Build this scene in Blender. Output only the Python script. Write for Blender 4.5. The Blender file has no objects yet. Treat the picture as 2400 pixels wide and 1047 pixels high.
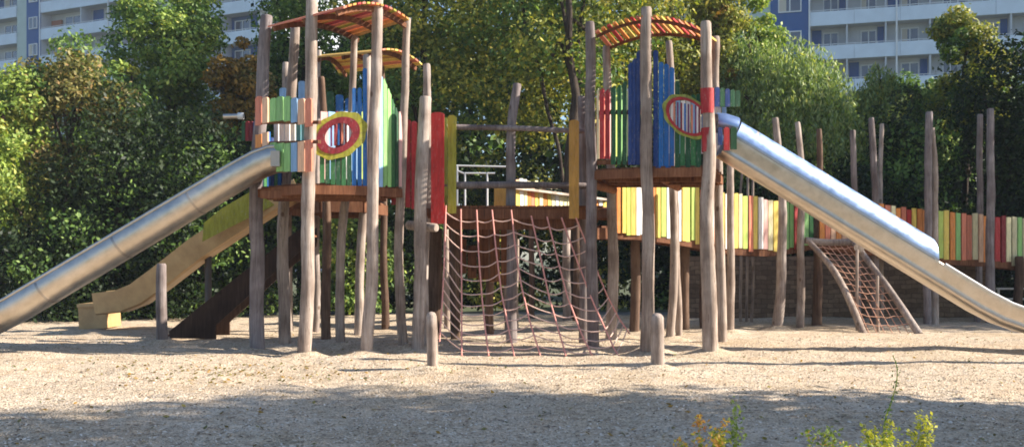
import bpy, math, random
import numpy as np
from mathutils import Vector, noise
random.seed(7); RNG = np.random.default_rng(7)
sc = bpy.context.scene
COL = sc.collection
F, HX, HY, CH = 2400.0, 1200.0, 600.0, 1.5      # focal length in photo pixels, principal column, horizon row, eye height

def P(px, py, Y): return Vector(((px-HX)/F*Y, Y, CH+(HY-py)/F*Y))
def GY(py): return CH*F/(py-HY)                  # distance of a ground point seen at row py

# ------------------------------------------------------------------ materials
MATS = {}
def new_mat(name):
    m = bpy.data.materials.new(name); m.use_nodes = True
    nt = m.node_tree; b = nt.nodes['Principled BSDF']
    MATS[name] = m
    return m, nt, b
def N(nt, t, **kw):
    n = nt.nodes.new(t)
    for k, v in kw.items():
        if k.startswith('i_'): n.inputs[k[2:].replace('_', ' ')].default_value = v
        else: setattr(n, k, v)
    return n
def ramp(nt, fac, stops):
    r = N(nt, 'ShaderNodeValToRGB')
    els = r.color_ramp.elements
    while len(els) > 1: els.remove(els[-1])
    els[0].position = stops[0][0]; els[0].color = (*stops[0][1], 1)
    for p, c in stops[1:]:
        e = els.new(p); e.color = (*c, 1)
    nt.links.new(fac, r.inputs['Fac'])
    return r.outputs['Color']
def coords(nt, scale, kind='Object'):
    tc = N(nt, 'ShaderNodeTexCoord'); mp = N(nt, 'ShaderNodeMapping')
    mp.inputs['Scale'].default_value = scale
    nt.links.new(tc.outputs[kind], mp.inputs['Vector'])
    return mp.outputs['Vector']
def bump(nt, b, h, strength=0.4, dist=0.02):
    bp = N(nt, 'ShaderNodeBump'); bp.inputs['Strength'].default_value = strength; bp.inputs['Distance'].default_value = dist
    nt.links.new(h, bp.inputs['Height']); nt.links.new(bp.outputs['Normal'], b.inputs['Normal'])
def mixc(nt, fac, a, b_, mode='MIX'):
    m = N(nt, 'ShaderNodeMix'); m.data_type = 'RGBA'; m.blend_type = mode
    for s, v in ((m.inputs[0], fac), (m.inputs[6], a), (m.inputs[7], b_)):
        if hasattr(v, 'is_output'): nt.links.new(v, s)
        else: s.default_value = v if isinstance(v, float) else (*v, 1)
    return m.outputs[2]
def noise_tex(nt, vec, scale, detail=4, rough=0.6, dist=0.0):
    n = N(nt, 'ShaderNodeTexNoise'); n.inputs['Scale'].default_value = scale
    n.inputs['Detail'].default_value = detail; n.inputs['Roughness'].default_value = rough; n.inputs['Distortion'].default_value = dist
    nt.links.new(vec, n.inputs['Vector'])
    return n.outputs['Fac']

def wood_mat(name, dark, mid, light, rough=0.85, gscale=(16, 16, 1.1), patches=True):
    m, nt, b = new_mat(name)
    v = coords(nt, gscale)
    g = noise_tex(nt, v, 1.6, 6, 0.65, 0.6)
    c = ramp(nt, g, [(0.30, dark), (0.5, mid), (0.68, light)])
    if patches:
        v2 = coords(nt, (1, 1, 1))
        p = noise_tex(nt, v2, 2.3, 3, 0.5)
        pc = ramp(nt, p, [(0.35, (0.62, 0.58, 0.56)), (0.6, (1, 1, 1))])
        c = mixc(nt, 1.0, c, pc, 'MULTIPLY')
    if patches:
        oi = N(nt, 'ShaderNodeObjectInfo')
        c = mixc(nt, 1.0, c, ramp(nt, oi.outputs['Random'], [(0, (0.80, 0.76, 0.73)), (0.35, (1.0, 0.95, 0.90)), (0.7, (0.90, 0.90, 0.92)), (1, (1.12, 1.06, 1.0))]), 'MULTIPLY')
        cr = noise_tex(nt, coords(nt, (30, 30, 0.9)), 1.4, 3, 0.55, 1.2)
        c = mixc(nt, 1.0, c, ramp(nt, cr, [(0.0, (1, 1, 1)), (0.605, (1, 1, 1)), (0.64, (0.36, 0.31, 0.28)), (0.68, (1, 1, 1))]), 'MULTIPLY')
        kn = N(nt, 'ShaderNodeTexVoronoi'); kn.inputs['Scale'].default_value = 2.6; nt.links.new(coords(nt, (1, 1, 0.7)), kn.inputs['Vector'])
        c = mixc(nt, 1.0, c, ramp(nt, kn.outputs['Distance'], [(0.0, (0.38, 0.30, 0.25)), (0.06, (0.5, 0.42, 0.36)), (0.10, (1, 1, 1))]), 'MULTIPLY')
    nt.links.new(c, b.inputs['Base Color']); b.inputs['Roughness'].default_value = rough
    b.inputs['Specular IOR Level'].default_value = 0.25
    bump(nt, b, g, 0.35, 0.006)
    return m
wood_mat('weathered_log', (0.24, 0.195, 0.165), (0.40, 0.335, 0.285), (0.53, 0.455, 0.40))
wood_mat('grey_log', (0.15, 0.13, 0.13), (0.26, 0.225, 0.22), (0.35, 0.31, 0.30))
wood_mat('brown_log', (0.085, 0.05, 0.032), (0.15, 0.095, 0.065), (0.21, 0.145, 0.10))
wood_mat('brown_board', (0.11, 0.045, 0.022), (0.19, 0.082, 0.04), (0.27, 0.13, 0.065))
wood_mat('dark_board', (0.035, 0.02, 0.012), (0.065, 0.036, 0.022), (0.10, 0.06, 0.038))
wood_mat('orange_beam', (0.15, 0.06, 0.028), (0.25, 0.105, 0.05), (0.33, 0.16, 0.08))
wood_mat('pale_board', (0.45, 0.38, 0.30), (0.58, 0.50, 0.41), (0.66, 0.60, 0.50))

def paint_mat(name, c, wear=0.25):
    m, nt, b = new_mat(name)
    v = coords(nt, (9, 9, 1.3))
    g = noise_tex(nt, v, 3.0, 5, 0.65)
    d = tuple(x*0.72 for x in c); l = tuple(min(0.85, x*1.12+0.012) for x in c)
    col = ramp(nt, g, [(0.32, d), (0.5, c), (0.66, l)])
    ww = noise_tex(nt, coords(nt, (14, 14, 5)), 2.6, 6, 0.7)
    wf = ramp(nt, ww, [(0.55, (0, 0, 0)), (0.70, (wear*1.6,)*3)])
    col = mixc(nt, wf, col, (0.42, 0.36, 0.30))
    ge = N(nt, 'ShaderNodeNewGeometry')
    col = mixc(nt, 1.0, col, ramp(nt, ge.outputs['Random Per Island'], [(0, (0.74, 0.74, 0.76)), (0.5, (0.95, 0.95, 0.95)), (1, (1.08, 1.07, 1.05))]), 'MULTIPLY')
    nt.links.new(col, b.inputs['Base Color']); b.inputs['Roughness'].default_value = 0.62
    b.inputs['Specular IOR Level'].default_value = 0.3
    bump(nt, b, g, 0.3, 0.006)
PAINT = dict(
    red=(0.40, 0.03, 0.032), dark_red=(0.22, 0.016, 0.022), bright_red=(0.52, 0.032, 0.026), salmon=(0.66, 0.21, 0.12),
    orange=(0.70, 0.25, 0.055), peach=(0.78, 0.46, 0.28), yellow=(0.76, 0.57, 0.12), mustard=(0.33, 0.31, 0.03),
    lime=(0.46, 0.58, 0.12), light_green=(0.27, 0.52, 0.17), green=(0.035, 0.15, 0.045), dark_green=(0.018, 0.085, 0.032),
    blue=(0.02, 0.13, 0.38), dark_blue=(0.018, 0.05, 0.19), light_blue=(0.26, 0.44, 0.66), teal=(0.10, 0.30, 0.33),
    cream=(0.78, 0.70, 0.42), white=(0.80, 0.78, 0.74), ochre=(0.50, 0.27, 0.055), olive=(0.32, 0.34, 0.06), purple=(0.16, 0.04, 0.12), pink=(0.72, 0.42, 0.38))
for k, c in PAINT.items(): paint_mat('paint_'+k, c)

def metal_mat(name, base, rough, aniso=0.0, dirt=True):
    m, nt, b = new_mat(name)
    g = noise_tex(nt, coords(nt, (1, 1, 1)), 5.0, 6, 0.7)
    c = ramp(nt, g, [(0.35, tuple(x*0.80 for x in base)), (0.62, base)])
    nt.links.new(c, b.inputs['Base Color']); b.inputs['Metallic'].default_value = 1.0
    rr = ramp(nt, g, [(0.3, (rough*0.8,)*3), (0.7, (rough*1.3,)*3)])
    nt.links.new(rr, b.inputs['Roughness'])
    g2 = noise_tex(nt, coords(nt, (1, 1, 1)), 2.2, 2, 0.5)
    bump(nt, b, g2, 0.04, 0.02)
metal_mat('steel', (0.70, 0.63, 0.54), 0.40)
metal_mat('steel_sky_tint', (0.40, 0.52, 0.74), 0.40)  # bare steel tinted blue to stand for the sky mirrored in it
metal_mat('steel_dull', (0.52, 0.46, 0.40), 0.50)
m, nt, b = new_mat('tan_plastic'); g = noise_tex(nt, coords(nt, (1, 1, 1)), 2.4, 5, 0.65)
nt.links.new(ramp(nt, g, [(0.35, (0.40, 0.25, 0.11)), (0.65, (0.56, 0.37, 0.17))]), b.inputs['Base Color']); b.inputs['Roughness'].default_value = 0.45
m, nt, b = new_mat('white_metal'); b.inputs['Base Color'].default_value = (0.72, 0.72, 0.70, 1); b.inputs['Roughness'].default_value = 0.4
m, nt, b = new_mat('dark_metal'); b.inputs['Base Color'].default_value = (0.06, 0.055, 0.055, 1); b.inputs['Roughness'].default_value = 0.5

def rope_mat(name, c):
    m, nt, b = new_mat(name)
    w = noise_tex(nt, coords(nt, (60, 60, 60)), 1.0, 2)
    nt.links.new(ramp(nt, w, [(0.35, tuple(x*0.7 for x in c)), (0.65, c)]), b.inputs['Base Color']); b.inputs['Roughness'].default_value = 0.9
rope_mat('rope_red', (0.82, 0.36, 0.29)); rope_mat('rope_pale', (0.80, 0.54, 0.44)); rope_mat('rope_orange', (0.66, 0.36, 0.24))

# sand with wood chips
m, nt, b = new_mat('sand')
v = coords(nt, (1, 1, 1))
big = noise_tex(nt, v, 0.55, 4, 0.55)
mid = noise_tex(nt, v, 7.0, 6, 0.72)
vo = N(nt, 'ShaderNodeTexVoronoi'); vo.inputs['Scale'].default_value = 48; nt.links.new(v, vo.inputs['Vector'])
vo2 = N(nt, 'ShaderNodeTexVoronoi'); vo2.inputs['Scale'].default_value = 11; nt.links.new(v, vo2.inputs['Vector'])
c = ramp(nt, big, [(0.3, (0.49, 0.385, 0.265)), (0.55, (0.60, 0.49, 0.365)), (0.75, (0.65, 0.545, 0.42))])
pat = noise_tex(nt, v, 1.1, 5, 0.6, 0.8)
c = mixc(nt, ramp(nt, pat, [(0.52, (0, 0, 0)), (0.70, (0.65, 0.65, 0.65))]), c, (0.50, 0.36, 0.23))
c = mixc(nt, 1.0, c, ramp(nt, mid, [(0.3, (0.60, 0.55, 0.50)), (0.5, (1, 1, 1)), (0.72, (1.12, 1.1, 1.06))]), 'MULTIPLY')
sep = N(nt, 'ShaderNodeSeparateColor'); nt.links.new(vo.outputs['Color'], sep.inputs['Color'])
c = mixc(nt, 1.0, c, ramp(nt, sep.outputs[0], [(0.0, (0.50, 0.46, 0.42)), (0.16, (0.86, 0.83, 0.80)), (0.6, (1, 1, 1)), (1.0, (1.14, 1.13, 1.10))]), 'MULTIPLY')
nt.links.new(c, b.inputs['Base Color']); b.inputs['Roughness'].default_value = 0.95; b.inputs['Specular IOR Level'].default_value = 0.1
ad = N(nt, 'ShaderNodeMath', operation='ADD'); nt.links.new(vo.outputs['Distance'], ad.inputs[0]); nt.links.new(mid, ad.inputs[1])
bump(nt, b, ad.outputs[0], 0.7, 0.022)

m, nt, b = new_mat('soil'); g = noise_tex(nt, coords(nt, (1, 1, 1)), 1.3, 8, 0.7)
nt.links.new(ramp(nt, g, [(0.3, (0.03, 0.045, 0.015)), (0.5, (0.06, 0.075, 0.025)), (0.7, (0.10, 0.085, 0.04))]), b.inputs['Base Color']); b.inputs['Roughness'].default_value = 1
m, nt, b = new_mat('path_gravel'); g = noise_tex(nt, coords(nt, (1, 1, 1)), 12, 6, 0.7)
nt.links.new(ramp(nt, g, [(0.3, (0.20, 0.19, 0.17)), (0.7, (0.34, 0.32, 0.29))]), b.inputs['Base Color']); b.inputs['Roughness'].default_value = 1

# chips
def island_mat(name, stops, rough=0.9, trans=0.0, spec=0.2):
    m, nt, b = new_mat(name)
    ge = N(nt, 'ShaderNodeNewGeometry')
    c = ramp(nt, ge.outputs['Random Per Island'], stops)
    nt.links.new(c, b.inputs['Base Color']); b.inputs['Roughness'].default_value = rough; b.inputs['Specular IOR Level'].default_value = spec
    if trans:
        tr = N(nt, 'ShaderNodeBsdfTranslucent'); mx = N(nt, 'ShaderNodeMixShader'); mx.inputs[0].default_value = trans
        c2 = mixc(nt, 1.0, c, (1.25, 1.3, 0.55), 'MULTIPLY')
        nt.links.new(c2, tr.inputs['Color']); nt.links.new(b.outputs[0], mx.inputs[1]); nt.links.new(tr.outputs[0], mx.inputs[2])
        nt.links.new(mx.outputs[0], nt.nodes['Material Output'].inputs['Surface'])
island_mat('chips', [(0, (0.15, 0.11, 0.08)), (0.34, (0.36, 0.28, 0.20)), (0.6, (0.62, 0.52, 0.40)), (1, (0.74, 0.66, 0.55))])
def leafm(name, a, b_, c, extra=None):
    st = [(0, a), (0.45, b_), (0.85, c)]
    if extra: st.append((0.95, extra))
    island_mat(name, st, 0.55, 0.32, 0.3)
leafm('leaf_dark_shaded', (0.009, 0.020, 0.007), (0.020, 0.039, 0.012), (0.042, 0.069, 0.018))  # dark green leaves, lowered further so the colour carries the bushes' shade
leafm('leaf_green', (0.043, 0.091, 0.024), (0.104, 0.189, 0.043), (0.207, 0.305, 0.073))
leafm('leaf_light', (0.110, 0.171, 0.037), (0.220, 0.311, 0.055), (0.366, 0.451, 0.098), (0.512, 0.500, 0.122))
leafm('leaf_olive', (0.073, 0.100, 0.024), (0.205, 0.234, 0.044), (0.410, 0.395, 0.073), (0.614, 0.498, 0.088))
leafm('leaf_yellow', (0.11, 0.14, 0.03), (0.26, 0.28, 0.05), (0.42, 0.39, 0.09), (0.52, 0.42, 0.10))
leafm('leaf_russet', (0.073, 0.085, 0.024), (0.183, 0.171, 0.049), (0.317, 0.256, 0.085), (0.415, 0.268, 0.110))
leafm('leaf_orange', (0.10, 0.08, 0.02), (0.25, 0.16, 0.03), (0.40, 0.22, 0.04))
leafm('leaf_willow', (0.12, 0.18, 0.075), (0.22, 0.30, 0.12), (0.37, 0.44, 0.20), (0.46, 0.46, 0.19))
leafm('weed_orange', (0.45, 0.18, 0.05), (0.66, 0.32, 0.07), (0.72, 0.46, 0.10))
leafm('weed_yellow', (0.32, 0.34, 0.04), (0.55, 0.52, 0.06), (0.68, 0.62, 0.10))
leafm('weed_green', (0.12, 0.18, 0.03), (0.24, 0.32, 0.05), (0.38, 0.45, 0.09))
wood_mat('bark', (0.03, 0.022, 0.016), (0.06, 0.045, 0.034), (0.10, 0.08, 0.06), 0.95, (9, 9, 1.6))

m, nt, b = new_mat('haze'); nt.nodes.remove(b); pv = N(nt, 'ShaderNodeVolumePrincipled'); pv.inputs['Color'].default_value = (0.82, 0.88, 1, 1); pv.inputs['Density'].default_value = 0.0005; nt.links.new(pv.outputs[0], nt.nodes['Material Output'].inputs['Volume'])
# stone wall
m, nt, b = new_mat('stone_wall')
tc = N(nt, 'ShaderNodeTexCoord'); mp = N(nt, 'ShaderNodeMapping'); mp.inputs['Rotation'].default_value = (math.radians(90), 0, 0)
nt.links.new(tc.outputs['Object'], mp.inputs['Vector'])
nz = N(nt, 'ShaderNodeTexNoise'); nz.inputs['Scale'].default_value = 3; nt.links.new(mp.outputs['Vector'], nz.inputs['Vector'])
va = N(nt, 'ShaderNodeVectorMath', operation='MULTIPLY_ADD'); va.inputs[1].default_value = (0.14, 0.14, 0.14)
nt.links.new(nz.outputs['Color'], va.inputs[0]); nt.links.new(mp.outputs['Vector'], va.inputs[2])
br = N(nt, 'ShaderNodeTexBrick'); nt.links.new(va.outputs[0], br.inputs['Vector'])
br.inputs['Scale'].default_value = 1; br.inputs['Brick Width'].default_value = 0.27; br.inputs['Row Height'].default_value = 0.115; br.inputs['Mortar Size'].default_value = 0.012; br.inputs['Mortar Smooth'].default_value = 0.6
br.inputs['Color1'].default_value = (0.14, 0.09, 0.055, 1); br.inputs['Color2'].default_value = (0.26, 0.175, 0.11, 1); br.inputs['Mortar'].default_value = (0.10, 0.065, 0.04, 1)
g = noise_tex(nt, coords(nt, (1, 1, 1)), 8, 5, 0.7)
nt.links.new(mixc(nt, 1.0, br.outputs['Color'], ramp(nt, g, [(0.3, (0.65, 0.65, 0.65)), (0.7, (1.15, 1.15, 1.15))]), 'MULTIPLY'), b.inputs['Base Color'])
b.inputs['Roughness'].default_value = 0.95; bump(nt, b, br.outputs['Fac'], -0.8, 0.02)
# buildings
def flat(name, c, rough=0.8, met=0):
    m, nt, b = new_mat(name); g = noise_tex(nt, coords(nt, (1, 1, 1)), 0.8, 5, 0.6)
    nt.links.new(ramp(nt, g, [(0.3, tuple(x*0.86 for x in c)), (0.7, c)]), b.inputs['Base Color']); b.inputs['Roughness'].default_value = rough; b.inputs['Metallic'].default_value = met
flat('facade_cream', (0.50, 0.53, 0.56)); flat('facade_green', (0.46, 0.55, 0.52)); flat('facade_blue', (0.02, 0.10, 0.30)); flat('parapet', (0.66, 0.75, 0.86))
flat('facade_grey', (0.52, 0.55, 0.60)); flat('window_frame', (0.70, 0.72, 0.74)); flat('roofing', (0.12, 0.12, 0.12)); flat('curtain', (0.55, 0.50, 0.42))
flat('terracotta', (0.35, 0.13, 0.07))
m, nt, b = new_mat('glass'); b.inputs['Base Color'].default_value = (0.045, 0.06, 0.10, 1); b.inputs['Roughness'].default_value = 0.08; b.inputs['Specular IOR Level'].default_value = 0.9

# ------------------------------------------------------------------ mesh helper
class MB:
    def __init__(s): s.v = []; s.f = []; s.m = []; s.s = []; s.mats = []
    def mi(s, mat):
        if mat not in s.mats: s.mats.append(mat)
        return s.mats.index(mat)
    def add(s, vs, fs, mat, smooth=False):
        o = len(s.v); s.v += [tuple(x) for x in vs]; k = s.mi(mat)
        for f in fs: s.f.append(tuple(o+i for i in f)); s.m.append(k); s.s.append(smooth)
    def hexa(s, b4, t4, mat):   # bottom loop, top loop
        s.add(list(b4)+list(t4), [(3, 2, 1, 0), (4, 5, 6, 7), (0, 1, 5, 4), (1, 2, 6, 5), (2, 3, 7, 6), (3, 0, 4, 7)], mat)
    def box(s, c, d, mat, rz=0):
        cx, cy, cz = c; dx, dy, dz = (x/2 for x in d); ca, sa = math.cos(rz), math.sin(rz)
        q = [(cx+x*ca-y*sa, cy+x*sa+y*ca) for x, y in ((-dx, -dy), (dx, -dy), (dx, dy), (-dx, dy))]
        s.hexa([(x, y, cz-dz) for x, y in q], [(x, y, cz+dz) for x, y in q], mat)
    def bar(s, a, b, w, h, mat):   # rectangular bar from a to b, w horizontal, h vertical-ish
        a, b = Vector(a), Vector(b); d = (b-a).normalized(); up = Vector((0, 0, 1))
        if abs(d.z) > 0.95: up = Vector((0, 1, 0))
        sd = d.cross(up).normalized(); u = sd.cross(d).normalized()
        k = [sd*(-w/2)+u*(-h/2), sd*(w/2)+u*(-h/2), sd*(w/2)+u*(h/2), sd*(-w/2)+u*(h/2)]
        s.hexa([a+x for x in k], [b+x for x in k], mat)
    def prism(s, poly, off, mat):   # polygon loop + offset vector
        n = len(poly); off = Vector(off)
        vs = [Vector(p) for p in poly]+[Vector(p)+off for p in poly]
        s.add(vs, [tuple(range(n-1, -1, -1)), tuple(range(n, 2*n))]+[(i, (i+1) % n, n+(i+1) % n, n+i) for i in range(n)], mat)
    def tube(s, pts, rad, mat, seg=10, lump=0.0, seed=0.0, cap=True):
        pts = [Vector(p) for p in pts]; n = len(pts)
        if not hasattr(rad, '__len__'): rad = [rad]*n
        vs = []; prev = None
        for i, p in enumerate(pts):
            d = (pts[min(i+1, n-1)]-pts[max(i-1, 0)]).normalized()
            if prev is None:
                r = Vector((1, 0, 0)) if abs(d.x) < 0.9 else Vector((0, 1, 0))
                a = (r-d*r.dot(d)).normalized()
            else: a = (prev-d*prev.dot(d)).normalized()
            prev = a; b = d.cross(a)
            for k in range(seg):
                t = 2*math.pi*k/seg
                q = a*math.cos(t)+b*math.sin(t)
                rr = rad[i]
                if lump:
                    rr *= 1+lump*noise.noise(Vector((q.x*1.3+seed, q.y*1.3+seed*2.3, (p.z+p.x)*2.6+seed)))+lump*0.5*noise.noise(Vector((q.x*3+seed, q.y*3, (p.z+p.x)*9+seed)))
                vs.append(p+q*rr)
        fs = [(i*seg+k, i*seg+(k+1) % seg, (i+1)*seg+(k+1) % seg, (i+1)*seg+k) for i in range(n-1) for k in range(seg)]
        s.add(vs, fs, mat, True)
        if cap:
            s.add(vs[:seg], [tuple(range(seg-1, -1, -1))], mat); s.add(vs[-seg:], [tuple(range(seg))], mat)
    def build(s, name, parent=None, **tags):
        me = bpy.data.meshes.new(name); o = bpy.data.objects.new(name, me); COL.objects.link(o)
        if parent is not None:
            L = WLOC[parent.name]; o.parent = parent
        else:
            xs = [v[0] for v in s.v]; ys = [v[1] for v in s.v]; zs = [v[2] for v in s.v]
            L = Vector(((min(xs)+max(xs))/2, (min(ys)+max(ys))/2, min(zs))) if s.v else Vector()
            o.location = L
        WLOC[o.name] = L.copy()
        me.from_pydata([(v[0]-L.x, v[1]-L.y, v[2]-L.z) for v in s.v], [], s.f)
        for k in s.mats: me.materials.append(MATS[k])
        me.polygons.foreach_set('material_index', s.m); me.polygons.foreach_set('use_smooth', s.s)
        me.update()
        for k, v in tags.items(): o[k] = v
        return o
WLOC = {}
def thing(name, label, cat, loc, group=None):
    o = bpy.data.objects.new(name, None); COL.objects.link(o); o.location = loc; o.empty_display_size = 0.2
    o['label'] = label; o['category'] = cat
    if group: o['group'] = group
    WLOC[o.name] = Vector(loc)
    return o

_ls = [0]
def log_pts(ctrl, step=0.16, wob=0.018, seed=None):
    """smooth crooked centre line through control points"""
    _ls[0] += 1; sd = _ls[0]*3.7 if seed is None else seed
    c = [Vector(p) for p in ctrl]
    out = []
    ext = [c[0]*2-c[1]]+c+[c[-1]*2-c[-2]]
    for i in range(1, len(ext)-2):
        p0, p1, p2, p3 = ext[i-1:i+3]
        n = max(2, int((p2-p1).length/step))
        for k in range(n):
            t = k/n
            out.append(0.5*((2*p1)+(p2-p0)*t+(2*p0-5*p1+4*p2-p3)*t*t+(3*p1-p0-3*p2+p3)*t**3))
    out.append(c[-1])
    for i, p in enumerate(out):
        p += Vector((noise.noise(Vector((sd, 0, p.z*0.75+p.x*0.3))), noise.noise(Vector((0, sd, p.z*0.75+p.x*0.3))), 0))*wob*2.2
    return out
def log(mb, ctrl, r0, r1, mat='weathered_log', seg=12, lump=0.12, wob=0.018):
    pts = log_pts(ctrl, wob=wob); n = len(pts)
    rad = [r0+(r1-r0)*i/(n-1) for i in range(n)]
    # rounded-off sawn top
    pts = pts[:-1]+[pts[-1]-(pts[-1]-pts[-2])*0.15, pts[-1]]; rad = rad[:-1]+[r1*0.97, r1*0.80]
    mb.tube(pts, rad, mat, seg, lump, _ls[0]*1.9)
def post_px(name, parent, pix, Y, wpx, mat='weathered_log', wtop=None, Ytop=None, sink=0.08, **kw):
    """pix: photo points from base to top; Y at base -> Ytop at top"""
    Yt = Ytop or Y; mb = MB(); n = len(pix)
    c = [P(x, y, Y+(Yt-Y)*i/(n-1)) for i, (x, y) in enumerate(pix)]
    c[0].z = -sink
    log(mb, c, wpx/2/F*Y, (wtop or wpx*0.86)/2/F*Yt, mat, **kw)
    return mb.build(name, parent)

def onseg(px, A, B):
    """plan point where the sight line of column px meets the vertical plane through plan points A, B"""
    k = (px-HX)/F
    dx, dy = B[0]-A[0], B[1]-A[1]
    # A.x + t dx = k (A.y + t dy)
    t = (k*A[1]-A[0])/(dx-k*dy)
    return A[0]+t*dx, A[1]+t*dy
def plan(px, Y): return ((px-HX)/F*Y, Y)
def slat(mb, x0, x1, yt, yb, A, B, mat, th=0.028, off=0.0, top='round', yt2=None):
    a = onseg(x0, A, B); b = onseg(x1, A, B)
    a, b = Vector((*a, 0)), Vector((*b, 0)); d = (b-a).normalized(); n = Vector((d.y, -d.x, 0))
    if n.y > 0: n = -n
    a = a+n*off; b = b+n*off
    zc = (a.y+b.y)/2
    zb = CH+(HY-yb)/F*zc; zt = CH+(HY-yt)/F*zc; zt2 = CH+(HY-(yt2 if yt2 is not None else yt))/F*zc
    w = (b-a).length; r = min(0.03, w*0.35)
    def q(t, z): p = a.lerp(b, t); return Vector((p.x, p.y, z))
    if top == 'round': loop = [q(0, zb), q(1, zb), q(1, zt2-r), q(0.88, zt2-r*0.35), q(0.68, zt2), q(0.32, zt), q(0.12, zt-r*0.35), q(0, zt-r)]
    else: loop = [q(0, zb), q(1, zb), q(1, zt2), q(0, zt)]
    mb.prism(loop, -n*th, mat)
def ring(mb, cx, cy, rx, ry, wx, wy, A, B, mat, off, th, seg=36, a0=0, a1=360, sh=0.0, sc_=0.0):
    """flat oval hoop on the vertical plane A-B; thickness towards the viewer"""
    inn = []; out = []
    d = Vector((B[0]-A[0], B[1]-A[1], 0)).normalized(); n = Vector((d.y, -d.x, 0))
    if n.y > 0: n = -n
    for i in range(seg+1):
        t = math.radians(a0+(a1-a0)*i/seg)
        wv = 1+sc_*math.sin(9*t)
        for lst, fx, fy in ((inn, rx-wx, ry-wy), (out, rx*wv, ry*wv)):
            px, py = cx+fx*math.cos(t), cy-fy*math.sin(t)+sh*fx*math.cos(t)
            X, Y = onseg(px, A, B); lst.append(Vector((X, Y, CH+(HY-py)/F*Y))+n*off)
    for i in range(seg):
        vs = [inn[i], out[i], out[i+1], inn[i+1]]; mb.hexa([v for v in vs], [v+n*th for v in vs], mat)
def rail(mb, pts, r, mat, seg=8, **kw): mb.tube(pts, r, mat, seg, **kw)

# ------------------------------------------------------------------ foliage
def leaf_mesh(name, cent, nrm, size, mats_idx, mats, parent, asp=0.55, droop=None):
    n = len(cent)
    nrm = nrm/np.linalg.norm(nrm, axis=1, keepdims=True)
    r = RNG.normal(size=(n, 3)) if droop is None else droop
    a = r-nrm*(r*nrm).sum(1, keepdims=True); a /= np.linalg.norm(a, axis=1, keepdims=True)+1e-9
    b = np.cross(nrm, a)
    s = size.reshape(-1, 1)
    v = np.stack([cent-a*s, cent-b*s*asp+a*s*0.1, cent+a*s, cent+b*s*asp+a*s*0.1], 1).reshape(-1, 3)
    L = WLOC[parent.name]; v = v-np.array(L)
    me = bpy.data.meshes.new(name)
    me.vertices.add(n*4); me.vertices.foreach_set('co', v.astype(np.float32).ravel())
    me.loops.add(n*4); me.loops.foreach_set('vertex_index', np.arange(n*4, dtype=np.int32))
    me.polygons.add(n); me.polygons.foreach_set('loop_start', np.arange(0, n*4, 4, dtype=np.int32))
    for k in mats: me.materials.append(MATS[k])
    me.polygons.foreach_set('material_index', np.asarray(mats_idx, dtype=np.int32))
    me.update(calc_edges=True); me.validate()
    o = bpy.data.objects.new(name, me); COL.objects.link(o); o.parent = parent; WLOC[o.name] = Vector(L)
    return o
def rand_dirs(n):
    d = RNG.normal(size=(n, 3)); return d/np.linalg.norm(d, axis=1, keepdims=True)
def crown_points(c, R, ncl, nleaf, clr=0.3, lo=-1.0):
    c = np.array(c); R = np.array(R)
    d = rand_dirs(ncl*3); d = d[d[:, 2] > lo][:ncl]; ncl = len(d)
    rr = 0.35+0.62*RNG.random((ncl, 1))**0.6
    cc = c+d*rr*R
    cr = clr*R.mean()*(0.55+0.8*RNG.random(ncl))
    w = cr**2; w /= w.sum()
    idx = RNG.choice(ncl, nleaf, p=w)
    ld = rand_dirs(nleaf); ld[:, 2] *= 0.75
    lr = cr[idx]*(0.35+0.75*RNG.random(nleaf)**0.5)
    p = cc[idx]+ld*lr[:, None]
    # stray twigs
    p += RNG.normal(size=p.shape)*0.05*R.mean()*(RNG.random((nleaf, 1)) < 0.25)
    nr = ld*0.7+rand_dirs(nleaf)*0.8+np.array([0, 0, 0.35])
    return p, nr, idx, cc, cr
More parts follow.
